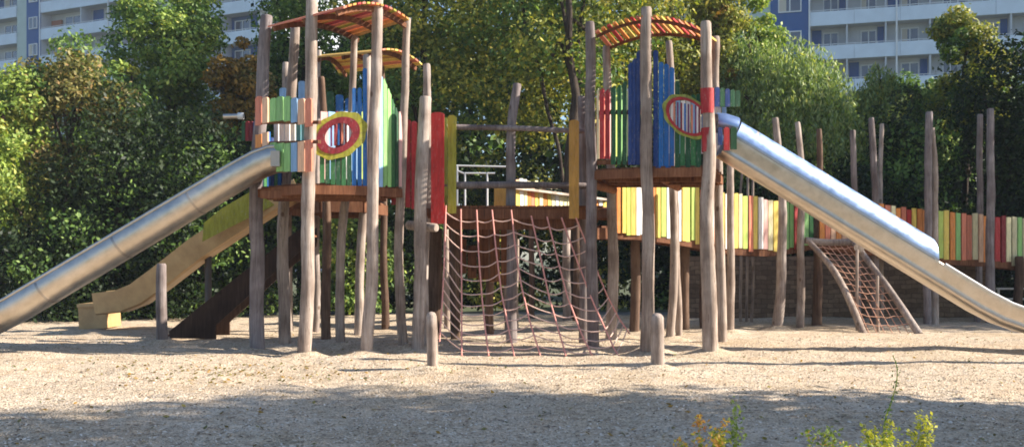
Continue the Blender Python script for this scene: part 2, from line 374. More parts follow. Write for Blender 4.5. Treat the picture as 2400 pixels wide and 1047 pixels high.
def tree(name, label, cat, px,  ytop, ybot, hw, Y, mat, mat2=None, n=9000, leaf=0.075, ncl=46, style='broad', trunk_w=0.13, xoff=0, group=None, hy=None, world=None, clr=0.30, yoff=0.0, tall=None):
    """crown from rows ytop..ybot, half width hw pixels, at distance Y (or world=(x,y,zc,rx,ry,rz))"""
    if not world and style == 'broad': n = int(n*1.6); leaf *= 0.78
    if world: x, y, zc, rx, ry, rz = world
    else:
        x = (px-HX)/F*Y; y = Y; zt = CH+(HY-ytop)/F*Y; zb = max(0.15, CH+(HY-ybot)/F*Y) if ybot < 690 else -0.45*zt
        zc = (zt+zb)/2; rz = (zt-zb)/2; rx = hw/F*Y; ry = hy or min(rx, 3.0)
    t = thing(name, label, cat, (x+xoff, y, 0), group)
    if style == 'weep':
        ns = int(n/26); d = rand_dirs(ns); d[:, 2] = np.abs(d[:, 2])*1.0-0.35
        st = np.array([x, y, zc])+d*np.array([rx, ry, rz])*(0.55+0.5*RNG.random((ns, 1)))
        ln = rz*(0.25+0.55*RNG.random(ns))
        k = RNG.random((ns, 26)); sway = RNG.normal(size=(ns, 1, 3))*0.12
        p = st[:, None, :]+np.stack([d[:, 0:1]*0.25*np.sin(k*1.5), d[:, 1:2]*0.25*np.sin(k*1.5), -k*ln[:, None]], 2)+sway*k[..., None]+RNG.normal(size=(ns, 26, 3))*0.055
        p = p.reshape(-1, 3); p = p[p[:, 2] > 0.1]
        nr = rand_dirs(len(p)); nr[:, 2] *= 0.5
        dr = np.tile([0, 0, -1.0], (len(p), 1))+RNG.normal(size=(len(p), 3))*0.45
        mi = (RNG.random(len(p)) < 0.25).astype(int) if mat2 else np.zeros(len(p))
        leaf_mesh('crown', p, nr, leaf*(0.7+0.6*RNG.random(len(p))), mi, [mat]+([mat2] if mat2 else []), t, 0.3, dr)
        cc = st[:8]
    else:
        p, nr, idx, cc, cr = crown_points((x, y, zc), (rx, ry, rz), ncl, n, clr)
        keep = p[:, 2] > 0.05; p, nr, idx = p[keep], nr[keep], idx[keep]
        ncl2 = len(cc); side = RNG.random(ncl2) < 0.28
        mi = side[idx].astype(int) if mat2 else np.zeros(len(p))
        leaf_mesh('crown', p, nr, leaf*(0.6+0.8*RNG.random(len(p))), mi, [mat]+([mat2] if mat2 else []), t)
    mb = MB()
    top = max(zc+rz*0.45, 1.0)
    base = Vector((x+xoff, y+yoff, -0.1))
    c0 = [base, base+Vector((xoff*-0.3+0.08, 0.05, top*0.45)), Vector((x+0.1, y+yoff*0.5, top))]
    if tall: c0 = [base, base+Vector((-0.12, 0, tall*0.4)), base+Vector((-0.2, 0, tall))]
    log(mb, c0, trunk_w, trunk_w*0.35, 'bark', 9, 0.2, 0.06)
    for i in range(min(7, len(cc))):
        e = Vector(cc[i*max(1, len(cc)//7) % len(cc)]); s0 = Vector((x+xoff*0.6+0.05, y+yoff*0.8, max(0.5, min(e.z*0.6, zc-rz*0.2))))
        if tall: s0 = base+Vector((-0.12, 0, 2.5+i*0.8))
        mid = s0.lerp(e, 0.55)+Vector((0, 0, 0.15*rz))
        mb.tube(log_pts([s0, mid, e], 0.3, 0.05), [trunk_w*0.42*(1-j*0.8/9) for j in range(len(log_pts([s0, mid, e], 0.3, 0.05)))] if False else trunk_w*0.28, 'bark', 6, 0.2, i)
    mb.build('trunk', t)
    return t

# ================================================================== SETTING
mb = MB(); S = 400
mb.add([(-S, -60, -0.2), (S, -60, -0.2), (S, S, -0.2), (-S, S, -0.2)], [(0, 1, 2, 3)], 'soil')
mb.build('ground', kind='structure')
# sand area with gentle hollows
BASES = [((px-HX)/F*(CH*F/(py-HY)), CH*F/(py-HY), r) for px, py, r in ((603, 815, .14), (712, 829, .15), (858, 824, .13), (944, 817, .11), (669, 808, .12), (799, 807, .1), (979, 818, .14), (1015, 866, .1), (1540, 858, .11), (1389, 818, .12), (1516, 823, .12), (1666, 826, .15), (1433, 800, .12), (1572, 792, .1), (1200, 792, .1), (1711, 776, .1), (1823, 769, .12), (380, 800, .1))]
PITS = [(-8.5, 16.6, .9, .07), (-6.6, 19.8, .8, .05), (0.3, 15.2, 1.6, .05), (8.5, 15.6, 1.2, .05), (-3.2, 13.2, 1.4, .03), (3.8, 13.6, 1.5, .03), (-6, 12.2, 1.2, .03)]
def gz(x, y):
    z = 0.035*noise.noise(Vector((x*0.45, y*0.45, 0)))+0.022*noise.noise(Vector((x*1.7, y*1.7, 5)))
    f = noise.noise(Vector((x*3.6, y*2.6, 2))); z += 0.012*f-0.013*max(0, noise.noise(Vector((x*2.3, y*2.9, 8)))-0.28)*3
    z += 0.010*noise.noise(Vector((x*9, y*9, 3)))
    for bx_, by_, r in BASES:
        d = (x-bx_)**2+(y-by_)**2
        if d < 0.8: d = math.sqrt(d); z += 0.045*math.exp(-((d-r)/0.12)**2)-0.03*math.exp(-((d-0.5)/0.2)**2)
    for bx_, by_, r, dp in PITS:
        d = ((x-bx_)**2+(y-by_)**2)/(r*r)
        if d < 6: z -= dp*math.exp(-d)-dp*0.4*math.exp(-(math.sqrt(d)-1.5)**2*4)
    return z
mb = MB(); nx, ny = 460, 300; x0, x1, y0, y1 = -22, 26, 3.5, 26.2
vs = []
for j in range(ny+1):
    for i in range(nx+1):
        x = x0+(x1-x0)*i/nx; y = y0+(y1-y0)*(j/ny)**1.15
        if j == ny: y += 0.35*noise.noise(Vector((x*0.5, 3, 1)))
        vs.append((x, y, gz(x, y)))
mb.add(vs, [(j*(nx+1)+i, j*(nx+1)+i+1, (j+1)*(nx+1)+i+1, (j+1)*(nx+1)+i) for j in range(ny) for i in range(nx)], 'sand', True)
mb.build('sand', kind='structure')
mb = MB(); mb.add([(-40, 26.0, -0.03), (40, 26.0, -0.03), (40, 28.2, -0.03), (-40, 28.2, -0.03)], [(0, 1, 2, 3)], 'path_gravel')
mb.build('path', kind='structure')
# loose wood chips on the sand
n = 52000
yy = 7.4+11.5*RNG.random(n)**1.35; xx = (RNG.random(n)*2-1)*(yy*0.56+0.6)
zz = np.array([gz(a, b_) for a, b_ in zip(xx, yy)])+0.006
cent = np.stack([xx, yy, zz], 1); nr = rand_dirs(n)*0.42+np.array([0, 0, 1.0])
root = bpy.data.objects.new('tmp', None); WLOC['tmp'] = Vector((0, 0, 0))
class _R: name = 'tmp'
me_parent = root
COL.objects.link(root)
o = leaf_mesh('wood_chips', cent, nr, 0.009+0.019*RNG.random(n)**2, np.zeros(n), ['chips'], root, 0.42)
o.parent = None; bpy.data.objects.remove(root)
o['kind'] = 'stuff'; o['label'] = 'loose pale wood chips scattered over the sand'; o['category'] = 'wood chips'
n = 900; yy = 8+13*RNG.random(n); xx = (RNG.random(n)*2-1)*yy*0.55
k = RNG.random(n) < 0.35; xx[k] = RNG.normal(-3.6, 0.9, k.sum()); yy[k] = RNG.normal(13.3, 0.6, k.sum())
zz = np.array([gz(a, b_) for a, b_ in zip(xx, yy)])+0.014; root = bpy.data.objects.new('tmp', None); COL.objects.link(root); WLOC['tmp'] = Vector((0, 0, 0))
o = leaf_mesh('fallen_leaves', np.stack([xx, yy, zz], 1), rand_dirs(n)*0.6+np.array([0, 0, 1.0]), 0.018+0.02*RNG.random(n), RNG.integers(0, 2, n), ['leaf_orange', 'leaf_russet'], root, 0.6)
o.parent = None; bpy.data.objects.remove(root); o['kind'] = 'stuff'; o['label'] = 'scattered fallen brown and orange leaves on the sand'; o['category'] = 'fallen leaves'

# ================================================================== LEFT FRONT TOWER
LA, LB, LC, LD, LE, LF = plan(600, 16.7), plan(714, 15.7), plan(860, 15.95), plan(945, 16.7), plan(668, 17.4), plan(800, 17.45)
lt = thing('play_tower', 'larger left wooden play tower with arched orange slat roof on six tall crooked log posts', 'play tower', (*plan(770, 16.6), 0))
post_px('post', lt, [(603, 815), (601, 600), (603, 400), (612, 220), (624, 36)], 16.7, 36, 'grey_log', 27)
post_px('post', lt, [(712, 829), (722, 600), (722, 400), (731, 200), (731, -12)], 15.7, 33, 'weathered_log', 27)
post_px('post', lt, [(858, 824), (872, 620), (872, 400), (880, 200), (889, -16)], 15.95, 30, 'weathered_log', 25)
post_px('post', lt, [(944, 817), (934, 620), (942, 420), (948, 220), (955, 42)], 16.7, 24, 'weathered_log', 17)
post_px('post', lt, [(669, 808), (665, 600), (672, 400), (683, 220), (690, 62)], 17.4, 29, 'weathered_log', 22)
post_px('post', lt, [(799, 807), (799, 600), (815, 400), (827, 220), (831, 84)], 17.45, 23, 'weathered_log', 15)
# deck
def poly_deck(parent, pts, z0, z1, mtop, mside, name='deck'):
    mb = MB(); cx = sum(p[0] for p in pts)/len(pts); cy = sum(p[1] for p in pts)/len(pts)
    # planks running front to back, with gaps
    xs = min(p[0] for p in pts), max(p[0] for p in pts)
    x = xs[0]
    while x < xs[1]:
        xa, xb = x, min(x+0.135, xs[1])
        ys = []
        for X in ((xa+xb)/2,):
            for i in range(len(pts)):
                a, b = pts[i], pts[(i+1) % len(pts)]
                if (a[0]-X)*(b[0]-X) < 0: ys.append(a[1]+(X-a[0])/(b[0]-a[0])*(b[1]-a[1]))
        if len(ys) >= 2:
            ya, yb = min(ys), max(ys)
            mb.hexa([(xa, ya, z1-0.035), (xb, ya, z1-0.035), (xb, yb, z1-0.035), (xa, yb, z1-0.035)], [(xa, ya, z1), (xb, ya, z1), (xb, yb, z1), (xa, yb, z1)], mtop)
        x += 0.147
    o = mb.build(name, parent)
    mb = MB()
    for i in range(len(pts)):
        a, b = Vector((*pts[i], (z0+z1)/2-0.03)), Vector((*pts[(i+1) % len(pts)], (z0+z1)/2-0.03))
        mb.bar(a, b, 0.07, z1-z0, mside)
    mb.build('edge_beam', parent)
    # joists
    mb = MB(); ym = [p[1] for p in pts]
    for k in range(3):
        y = min(ym)+(max(ym)-min(ym))*(0.25+0.25*k)
        mb.box((cx, y, z0-0.01), ((xs[1]-xs[0])*0.78, 0.07, 0.12), mtop)
    mb.build('joist', parent)
poly_deck(lt, [LA, LB, LC, LD, LF, LE], 2.48, 2.62, 'brown_board', 'orange_beam')
# panel of slats with the leaf-shaped opening (between the first two posts)
mb = MB(); M = 'paint_'
up = [(616, 630, 226, 'salmon'), (632, 645, 228, 'peach'), (650, 664, 230, 'light_green'), (665.5, 681, 226, 'light_green'), (683, 698, 226, 'light_green'), (700, 714, 229, 'light_blue'), (716, 731, 231, 'peach'), (733, 748, 231, 'salmon')]
for i, (x0, x1, yt, c) in enumerate(up):
    t = (i-0)/7; lo = 293-10*math.sin(math.pi*t*1.1)
    hi = 328+8*math.sin(math.pi*t)
    slat(mb, x0, x1, yt, lo, LA, LB, M+c, 0.03, 0.14)
    slat(mb, x0, x1, hi if i > 1 else lo+22, 402 if i > 2 else (346 if i < 2 else 375), LA, LB, M+(c if i != 0 else 'orange'), 0.03, 0.14, 'flat')
p = mb.build('slat_panel', lt, label='light green, blue and salmon slat panel with a leaf-shaped opening')
for ya, yb in ((289, 289), (338, 334)):
    mb = MB(); a = onseg(612, LA, LB); b = onseg(752, LA, LB)
    mb.bar((a[0], a[1]-0.10, CH+(HY-ya)/F*a[1]), (b[0], b[1]-0.10, CH+(HY-yb)/F*b[1]), 0.05, 0.05, 'brown_board'); mb.build('batten', p)
mb = MB()   # slats seen through the opening
for i in range(7):
    slat(mb, 642+i*13, 652+i*13, 285, 340, (LA[0], LA[1]+0.5), (LB[0], LB[1]+0.5), M+('white' if i < 4 else 'teal'), 0.02, 0, 'flat')
mb.build('slat_panel', lt, label='short white and teal slats behind the leaf-shaped opening')
# front panel with oval window
mb = MB(); ex, ey, erx, ery = 792, 318, 46, 38
xs = 752
cols = ['green', 'dark_green', 'green', 'dark_green', 'green', 'dark_green', 'blue', 'blue', 'blue']
FB, FC = (LB[0], LB[1]-0.02), (LC[0], LC[1]-0.02)
for i in range(9):
    x0 = 750+i*12.6; x1 = x0+(10.6 if i < 6 else 9.6); xc = (x0+x1)/2
    yt = [300, 285, 272, 268, 270, 262, 206, 206, 160][i]; yb = 428+i*2.4
    c = M+cols[i]
    k = 1-((xc-ex)/erx)**2
    if k > 0:
        h = ery*math.sqrt(k); e = ey-0.22*(xc-ex)
        if e-h > yt+3: slat(mb, x0, x1, yt, e-h, FB, FC, c)
        slat(mb, x0, x1, e+h, yb, FB, FC, c, top='flat')
    else: slat(mb, x0, x1, yt, yb, FB, FC, c)
p = mb.build('slat_panel', lt, label='dark green and blue slat panel round an oval window')
mb = MB(); ring(mb, ex+2, ey, 66, 54, 17, 14, FB, FC, M+'mustard', 0.004, 0.03, sh=-0.22, sc_=0.03, seg=72); mb.build('window_ring', p, label='yellow-green outer ring of the oval window')
mb = MB(); ring(mb, ex, ey, 51, 42, 20, 14, FB, FC, M+'dark_red', 0.003, 0.045, sh=-0.22); mb.build('window_ring', p, label='dark red inner ring of the oval window')
mb = MB()
for i in range(8): slat(mb, 757+i*8.6, 761.5+i*8.6, 292-i*0.8, 346-i*1.5, FB, FC, M+['dark_red', 'white', 'purple', 'dark_red', 'blue', 'salmon', 'dark_red', 'white'][i], 0.02, 0.012, 'flat')
mb.build('window_bar', p)
mb = MB()
for i in range(6): slat(mb, 752+i*18, 768+i*18, 262, 420, plan(740, 16.9), plan(865, 17.6), M+['pink', 'light_blue', 'dark_red', 'white', 'light_blue', 'lime'][i % 6], 0.02, 0, 'flat')
mb.build('slat_panel', lt, label='pale slat panel on the rear side of the tower')
# right-hand panel, blue to green sweeping down
mb = MB()
g = [(872, 884, 155, 'light_blue'), (885.5, 894, 168, 'light_blue'), (895.5, 904, 185, 'light_green'), (905.5, 914, 208, 'light_green'), (915.5, 922, 232, 'green'), (923.5, 931, 252, 'dark_green'), (932.5, 940, 262, 'pink')]
for x0, x1, yt, c in g: slat(mb, x0, x1, yt, 438, LC, LD, M+c, 0.028, 0.03, yt2=yt+10)
mb.build('slat_panel', lt, label='light blue to green slat panel with a top sweeping down to the right')
# roof
def slat_roof(parent, corner, n, cols, bulge, gap=0.28, th=0.03, nbear=3, bear='brown_board', bw=0.08):
    """corner: L, T, R, B in order; slats run L->T ... B->R, arched across"""
    Lc, Tc, Rc, Bc = [P(*c) for c in corner]
    mb = MB()
    def pt(u, w):
        p = (Lc.lerp(Tc, u)).lerp(Bc.lerp(Rc, u), w); p.z += bulge*4*w*(1-w); return p
    for i in range(n):
        w0, w1 = i/n, (i+1-gap)/n
        a, b, c, d = pt(-0.03, w0), pt(1.03, w0), pt(1.03, w1), pt(-0.03, w1)
        dz = Vector((0, 0, th))
        mb.hexa([a, b, c, d], [a+dz, b+dz, c+dz, d+dz], M+cols[i % len(cols)])
    o = mb.build('roof', parent)
    for k in range(nbear):
        u = 0.06+0.88*k/(nbear-1); mb = MB(); K = 14
        for j in range(K):
            a, b = pt(u, j/K), pt(u, (j+1)/K)
            mb.bar(a+Vector((0, 0, -0.045)), b+Vector((0, 0, -0.045)), 0.05, bw, bear)
        mb.build('bearer', o)
    return o
slat_roof(lt, [(632, 64, 16.5), (800, 22, 15.1), (958, 52, 16.5), (832, 92, 17.7)], 15, ['salmon', 'orange', 'ochre', 'red', 'salmon', 'mustard'], 0.16, 0.34)

mb = MB(); q0, q1 = Vector((*LA, 0)), Vector((*LE, 0))  # left side panel, added so the tower casts more shadow on the sand
for i in range(8):
    a, b = q0.lerp(q1, (i+0.1)/8), q0.lerp(q1, (i+0.92)/8); zt = 3.55+0.1*math.sin(i)
    mb.hexa([(a.x, a.y, 2.62), (b.x, b.y, 2.62), (b.x-.03, b.y, 2.62), (a.x-.03, a.y, 2.62)], [(a.x, a.y, zt), (b.x, b.y, zt), (b.x-.03, b.y, zt), (a.x-.03, a.y, zt)], M+['blue', 'dark_blue', 'green'][i % 3])
mb.build('slat_panel', lt, label='dark side panel added on the left to enlarge the shadow on the sand')
# spy tube at the left
mb = MB(); mb.tube([P(524, 273, 16.9), P(572, 272, 16.9)], 0.04, 'steel', 12); sp = mb.build('spy_tube', lt)
mb = MB(); mb.tube([P(558, 272, 16.9), P(571, 272, 16.9)], 0.056, 'white_metal', 12); mb.build('collar', sp)
mb = MB()
for i, c in enumerate(['dark_green', 'dark_red', 'dark_red', 'dark_blue']): slat(mb, 566+i*9, 574+i*9, 284, 330, plan(540, 17.1), plan(640, 16.9), M+c, 0.03)
mb.build('slat_panel', lt, label='small dark blue and red slat panel on the far left side')

# second small group of red slats and red/yellow boards: entry to log walkway
# ================================================================== REAR LEFT TOWER
rt = thing('play_tower', 'smaller play tower behind the left tower with yellow and brown slat roof', 'play tower', (*plan(820, 20.4), 0))
post_px('post', rt, [(741, 776), (741, 570), (744, 350), (748, 118)], 20.4, 17, 'weathered_log', 12)
post_px('post', rt, [(766, 800), (763, 570), (758, 300), (752, 180)], 18.4, 24, 'brown_log', 16)
post_px('post', rt, [(838, 786), (848, 570), (858, 350), (860, 128)], 19.4, 22, 'weathered_log', 19)
post_px('post', rt, [(676, 776), (674, 570), (672, 300), (671, 146)], 20.4, 22, 'weathered_log', 16)
post_px('post', rt, [(902, 772), (900, 570), (898, 350), (893, 130)], 21, 18, 'brown_log', 14)
slat_roof(rt, [(738, 136, 20.4), (872, 124, 19.3), (986, 156, 20.6), (800, 174, 21.8)], 12, ['ochre', 'yellow', 'salmon', 'yellow'], 0.16, 0.25)
poly_deck(rt, [plan(672, 20.4), plan(752, 19.0), plan(850, 19.2), plan(905, 20.8), plan(760, 21.8)], 2.35, 2.55, 'brown_board', 'brown_board')
mb = MB()
for i in range(9): slat(mb, 655+i*22, 673+i*22, 190+abs(i-2)*8, 400, plan(650, 20.2), plan(860, 20.6), M+['light_blue', 'teal', 'light_blue', 'dark_green', 'dark_blue', 'dark_green', 'blue', 'blue', 'blue'][i], 0.03)
mb.build('slat_panel', rt)

# ================================================================== LOG WALKWAY between towers
wk = thing('log_walkway', 'raised walkway with log handrails joining the two big towers behind the rope net', 'walkway', (*plan(1200, 17.3), 0))
WF0, WF1 = plan(985, 16.9), plan(1390, 17.0); WB0, WB1 = plan(985, 18.3), plan(1400, 18.4)
post_px('post', wk, [(979, 818), (983, 700), (985, 500), (990, 380), (997, 226)], 16.4, 30, 'weathered_log', 27, lump=0.16)
post_px('post', wk, [(990, 808), (996, 600), (1001, 350), (1001, 150)], 17.2, 24, 'weathered_log', 18, lump=0.16)
post_px('post', wk, [(1200, 792), (1200, 600), (1196, 430), (1196, 310), (1215, 196)], 17.6, 26, 'grey_log', 20, lump=0.14)
post_px('post', wk, [(1012, 785), (1016, 700), (1018, 620), (1018, 535)], 18.6, 38, 'brown_log', 36)
post_px('post', wk, [(1068, 796), (1068, 700), (1068, 600), (1068, 520)], 18.3, 24, 'brown_log', 22)
post_px('post', wk, [(1370, 795), (1369, 600), (1368, 400), (1364, 226)], 17.9, 24, 'grey_log', 18)
for y0, y1, r, mt in ((298, 308, 0.05, 'grey_log'), (436, 436, 0.068, 'grey_log')):
    mb = MB(); a, b = P(1000, y0, 17.35), P(1372, y1, 17.55)
    log(mb, [a, a.lerp(b, 0.5)+Vector((0, 0, 0.02)), b], r, r*0.85, mt, 10); mb.build('handrail', wk)
mb = MB(); log(mb, [P(985, 527, 17.1)+Vector((-.2, 0, 0)), P(1024, 534, 16.7)], 0.075, 0.075, 'weathered_log'); mb.build('beam', wk)
mb = MB(); a, b = P(985, 500, 17.2), P(1400, 502, 17.3); mb.bar(a, b, 0.12, 0.17, 'brown_board'); mb.bar(P(1046, 523, 17.35), P(1346, 525, 17.45), 0.05, 0.20, 'brown_board')
mb.bar(P(985, 510, 18.6), P(1400, 510, 18.7), 0.12, 0.17, 'brown_board'); mb.build('edge_beam', wk)
mb = MB(); zt = a.z+0.09; x = a.x
while x < b.x:
    mb.box((x+0.06, 17.95, zt+0.02), (0.125, 1.55, 0.04), 'brown_board'); x += 0.14
mb.build('deck', wk)
mb = MB()
for i, (x0, x1, yt, yb) in enumerate([(1052, 1075, 520, 642), (1077, 1094, 560, 640), (1096, 1118, 575, 652), (1120, 1146, 520, 655), (1148, 1172, 520, 660), (1174, 1196, 520, 668), (1198, 1214, 520, 640)]):
    slat(mb, x0, x1-1, yt, yb, plan(1000, 18.9), plan(1250, 18.9), 'brown_board', 0.05, 0, 'flat')
mb.build('board_wall', wk, label='reddish brown boards closing the space below the walkway')
# entry boards
mb = MB(); slat(mb, 1010, 1041, 263, 524, plan(1000, 16.9), plan(1100, 16.9), M+'bright_red', 0.05); mb.build('board', wk, label='tall bright red board')
mb = MB(); slat(mb, 1049, 1069, 270, 500, plan(1000, 17.0), plan(1100, 17.0), M+'mustard', 0.05); slat(mb, 1041, 1048, 275, 500, plan(1000, 17.3), plan(1100, 17.3), M+'olive', 0.04); mb.build('board', wk, label='tall mustard yellow board')
mb = MB(); slat(mb, 1334, 1357, 281, 512, plan(1300, 17.0), plan(1400, 17.0), M+'ochre', 0.05); mb.build('board', wk, label='tall orange-brown board')
mb = MB(); slat(mb, 917, 931, 275, 480, plan(900, 17.0), plan(1000, 17.0), M+'dark_red', 0.03); slat(mb, 933, 944, 283, 484, plan(900, 17.0), plan(1000, 17.0), M+'dark_red', 0.03)
slat(mb, 950, 962, 280, 486, plan(900, 17.0), plan(1000, 17.0), M+'red', 0.03); slat(mb, 964, 977, 284, 490, plan(900, 17.0), plan(1000, 17.0), M+'red', 0.03)
slat(mb, 979, 990, 286, 494, plan(900, 17.0), plan(1000, 17.0), M+'orange', 0.03)
mb.build('slat_panel', wk, label='dark red to orange slats beside the left tower')

# ================================================================== BIG ROPE NET
nt_ = thing('climbing_net', 'large sagging pale red rope net hanging from walkway down to the sand', 'rope net', (*plan(1230, 16.2), 0))
VR = [[(1045, 482), (1043, 560), (1040, 640), (1036, 720), (1030, 800)], [(1080, 490), (1081, 600), (1082, 700), (1082, 770), (1082, 829)],
      [(1117, 492), (1122, 600), (1130, 700), (1137, 770), (1145, 829)], [(1153, 492), (1163, 590), (1176, 690), (1190, 760), (1205, 829)],
      [(1198, 492), (1209, 590), (1222, 670), (1242, 755), (1266, 829)], [(1245, 506), (1266, 600), (1288, 700), (1308, 770), (1326, 829)],
      [(1282, 508), (1305, 600), (1330, 695), (1362, 780), (1388, 832)], [(1316, 510), (1352, 610), (1392, 712), (1425, 785), (1450, 838)],
      [(1350, 510), (1385, 600), (1422, 690), (1450, 745), (1476, 782)]]
def vpt(i, t):
    v = VR[i]; Yt, Yb = 17.0, (15.75 if i < 8 else 16.6)
    k = t*4; j = min(3, int(k)); f = k-j
    x = v[j][0]*(1-f)+v[j+1][0]*f; y = v[j][1]*(1-f)+v[j+1][1]*f
    return P(x, y, Yt+(Yb-Yt)*t)
for i in range(9):
    mb = MB(); pts = [vpt(i, t/14) for t in range(15)]
    if i != 8 and i != 0: pts[-1].z = -0.03
    mb.tube(pts, 0.013, 'rope_red', 7); mb.build('rope', nt_, label='pale red upright rope')
for j in range(12):
    t = (j+0.6)/12.4; pts = []
    mb = MB()
    for i in range(8):
        a, b = vpt(i, t+0.006*math.sin(i*2+j)), vpt(i+1, t+0.006*math.sin(i*2+2+j))
        if i in (0, 4): pass
        for k in range(4):
            f = k/4; p = a.lerp(b, f); p.z -= 0.025*math.sin(math.pi*f)*(1.5 if 2 <= i <= 3 or 5 <= i <= 6 else 0.7)
            # belly of the net between its two stays
            q = (i+f); p.z -= 0.045*(math.sin(math.pi*min(1, q/4.0)) if q < 4 else math.sin(math.pi*(q-4)/4.0))
            pts.append(p)
    pts.append(vpt(8, t)); mb.tube(pts, 0.0095, 'rope_pale', 6)
    mb.build('cross_rope', nt_)

# ================================================================== BOLLARDS / short posts
def bollard(px, ytop, ybase, w, lab, lean=0):
    Y = GY(ybase); mb = MB()
    b = P(px, ybase, Y); b.z = -0.1; t = P(px+lean, ytop, Y)
    log(mb, [b, b.lerp(t, 0.5), t], w/2/F*Y, w/2/F*Y*0.97, 'weathered_log', 14, 0.05, 0.005)
    # domed top
    mb.tube([t, t+Vector((0, 0, 0.025)), t+Vector((0, 0, 0.035))], [w/2/F*Y*0.82, w/2/F*Y*0.55, 0.01], 'weathered_log', 14)
    mb.build('bollard', label=lab, category='bollard', group='short round timber bollards in front of the towers')
bollard(1015, 736, 866, 27, 'short round timber bollard left of the rope net foot', -4)
bollard(1540, 739, 858, 32, 'short thicker timber bollard in front of the right tower')
mb = MB(); Y = 18.0; log(mb, [P(380, 800, Y)-Vector((0, 0, .1)), P(379, 700, Y), P(378, 617, Y)], 13/F*Y, 12/F*Y, 'grey_log')
mb.build('timber_post', label='grey upright timber post standing in front of the tan slide', category='post')

# ================================================================== SLIDES
def sweep(mb, path, profs, mat, side=Vector((0, 1, 0)), smooth=True, cap=True):
    """path: list of Vectors; profs: list of closed loops (y across, h perpendicular)"""
    n = len(path); rings = []
    for i, p in enumerate(path):
        d = (path[min(i+1, n-1)]-path[max(i-1, 0)]).normalized(); up = side.cross(d).normalized()
        if up.z < 0: up = -up
        rings.append([p+side*a+up*h for a, h in profs[i]])
    m_ = len(rings[0]); vs = [v for r in rings for v in r]
    mb.add(vs, [(i*m_+k, i*m_+(k+1) % m_, (i+1)*m_+(k+1) % m_, (i+1)*m_+k) for i in range(n-1) for k in range(m_)], mat, smooth)
    if cap:
        for r in (rings[0], rings[-1]):
            h = m_//2
            mb.add(r, [(k, k+1, m_-2-k, m_-1-k) for k in range(h-1)], mat)
def thick(line, t):
    """open profile -> thin closed loop"""
    out = []
    for i, (a, h) in enumerate(line):
        a0, h0 = line[max(i-1, 0)]; a1, h1 = line[min(i+1, len(line)-1)]
        dx, dy = a1-a0, h1-h0; l = math.hypot(dx, dy) or 1
        out.append((a-dy/l*t, h+dx/l*t))
    return list(line)+out[::-1]
def densify(pts, step=0.25):
    out = []
    for a, b in zip(pts[:-1], pts[1:]):
        k = max(1, int((b-a).length/step)); out += [a.lerp(b, j/k) for j in range(k)]
    return out+[pts[-1]]
# right covered slide
rs = thing('tube_slide', 'long steel slide with half-round cover descending to the right from the right tower', 'slide', (*plan(1950, 16.6), 0))
Ya, Yb = 16.6, 16.4
path_px = [(1706, 322), (1750, 348), (2195, 620), (2300, 684), (2350, 710), (2400, 728), (2460, 740), (2540, 744)]
path = densify([P(x, y, Ya+(Yb-Ya)*(x-1706)/700) for x, y in path_px], 0.3)
R = 0.335
trough = [(-R*0.99, 0.0), (-R*1.0, -0.02), (-R*0.98, -0.06), (-R*0.86, -0.20), (-R*0.80, -0.265), (-R*0.86, -0.275), (-R*0.84, -0.30), (-R*0.62, -0.345), (0, -0.355), (R*0.62, -0.345), (R*0.84, -0.30), (R*0.98, -0.06), (R, -0.02), (R*0.99, 0.0)]
mb = MB(); sweep(mb, path, [thick(trough, 0.012)]*len(path), 'steel'); tr = mb.build('trough', rs)
mb = MB()   # long seam strip under the flank
sweep(mb, path, [[(-R*0.90, -0.285), (-R*0.90, -0.262), (-R*0.76, -0.262), (-R*0.76, -0.285)]]*len(path), 'steel_dull', smooth=False, cap=False); mb.build('seam', tr)
cov = densify([P(x, y, Ya+(Yb-Ya)*(x-1706)/700) for x, y in ((1712, 326), (1750, 348), (2180, 611))], 0.4)
arc = [(-R*math.cos(math.radians(t))*1.02, -0.012+R*0.96*math.sin(math.radians(t))) for t in range(0, 181, 9)]
mb = MB(); sweep(mb, cov, [thick(arc, 0.012)]*len(cov), 'steel_sky_tint', cap=False)
m2 = 2*len(arc); dd = (cov[-1]-cov[-2]).normalized()
for k_ in range(len(mb.v)-m2, len(mb.v)):      # end of the cover cut plumb
    v_ = Vector(mb.v[k_]); hh = (v_-cov[-1]).dot(Vector((-dd.z, 0, dd.x))); mb.v[k_] = tuple(v_+dd*(-hh*0.5*dd.z/abs(dd.z)*(-1) if False else hh*-0.58))
cv = mb.build('cover', rs)
for sy in (-1, 1):
    rp = [p_+Vector((0, sy*R*1.0, 0.01)) for p_ in path if p_.x > cov[-1].x+0.02]; mb = MB(); mb.tube(rp, 0.022, 'white_metal', 8); mb.build('rim', tr)
arc2 = [(a*1.012, h*1.012+0.003) for a, h in arc]
for i in range(1, len(cov)-1, 3):
    mb = MB(); d = (cov[i+1]-cov[i]).normalized(); sweep(mb, [cov[i]-d*0.02, cov[i]+d*0.02], [thick(arc2, 0.006)]*2, 'steel_dull'); mb.build('joint_band', cv)
mb = MB(); mb.bar(P(2440, 800, 16.5)-Vector((0, 0, .3)), P(2440, 790, 16.5), 0.10, 0.16, 'brown_board'); mb.build('support', rs)
mb = MB(); e0 = P(1682, 300, 16.7)
sweep(mb, [P(1672, 298, 16.7), P(1690, 299, 16.65), P(1718, 308, 16.65)], [thick([(-0.38, -0.04), (-0.37, 0.06), (-0.30, 0.15), (-0.15, 0.20), (0, 0.215), (0.15, 0.20), (0.30, 0.15), (0.37, 0.06), (0.38, -0.04)], 0.015)]*3, 'steel_sky_tint'); mb.build('hood', rs)

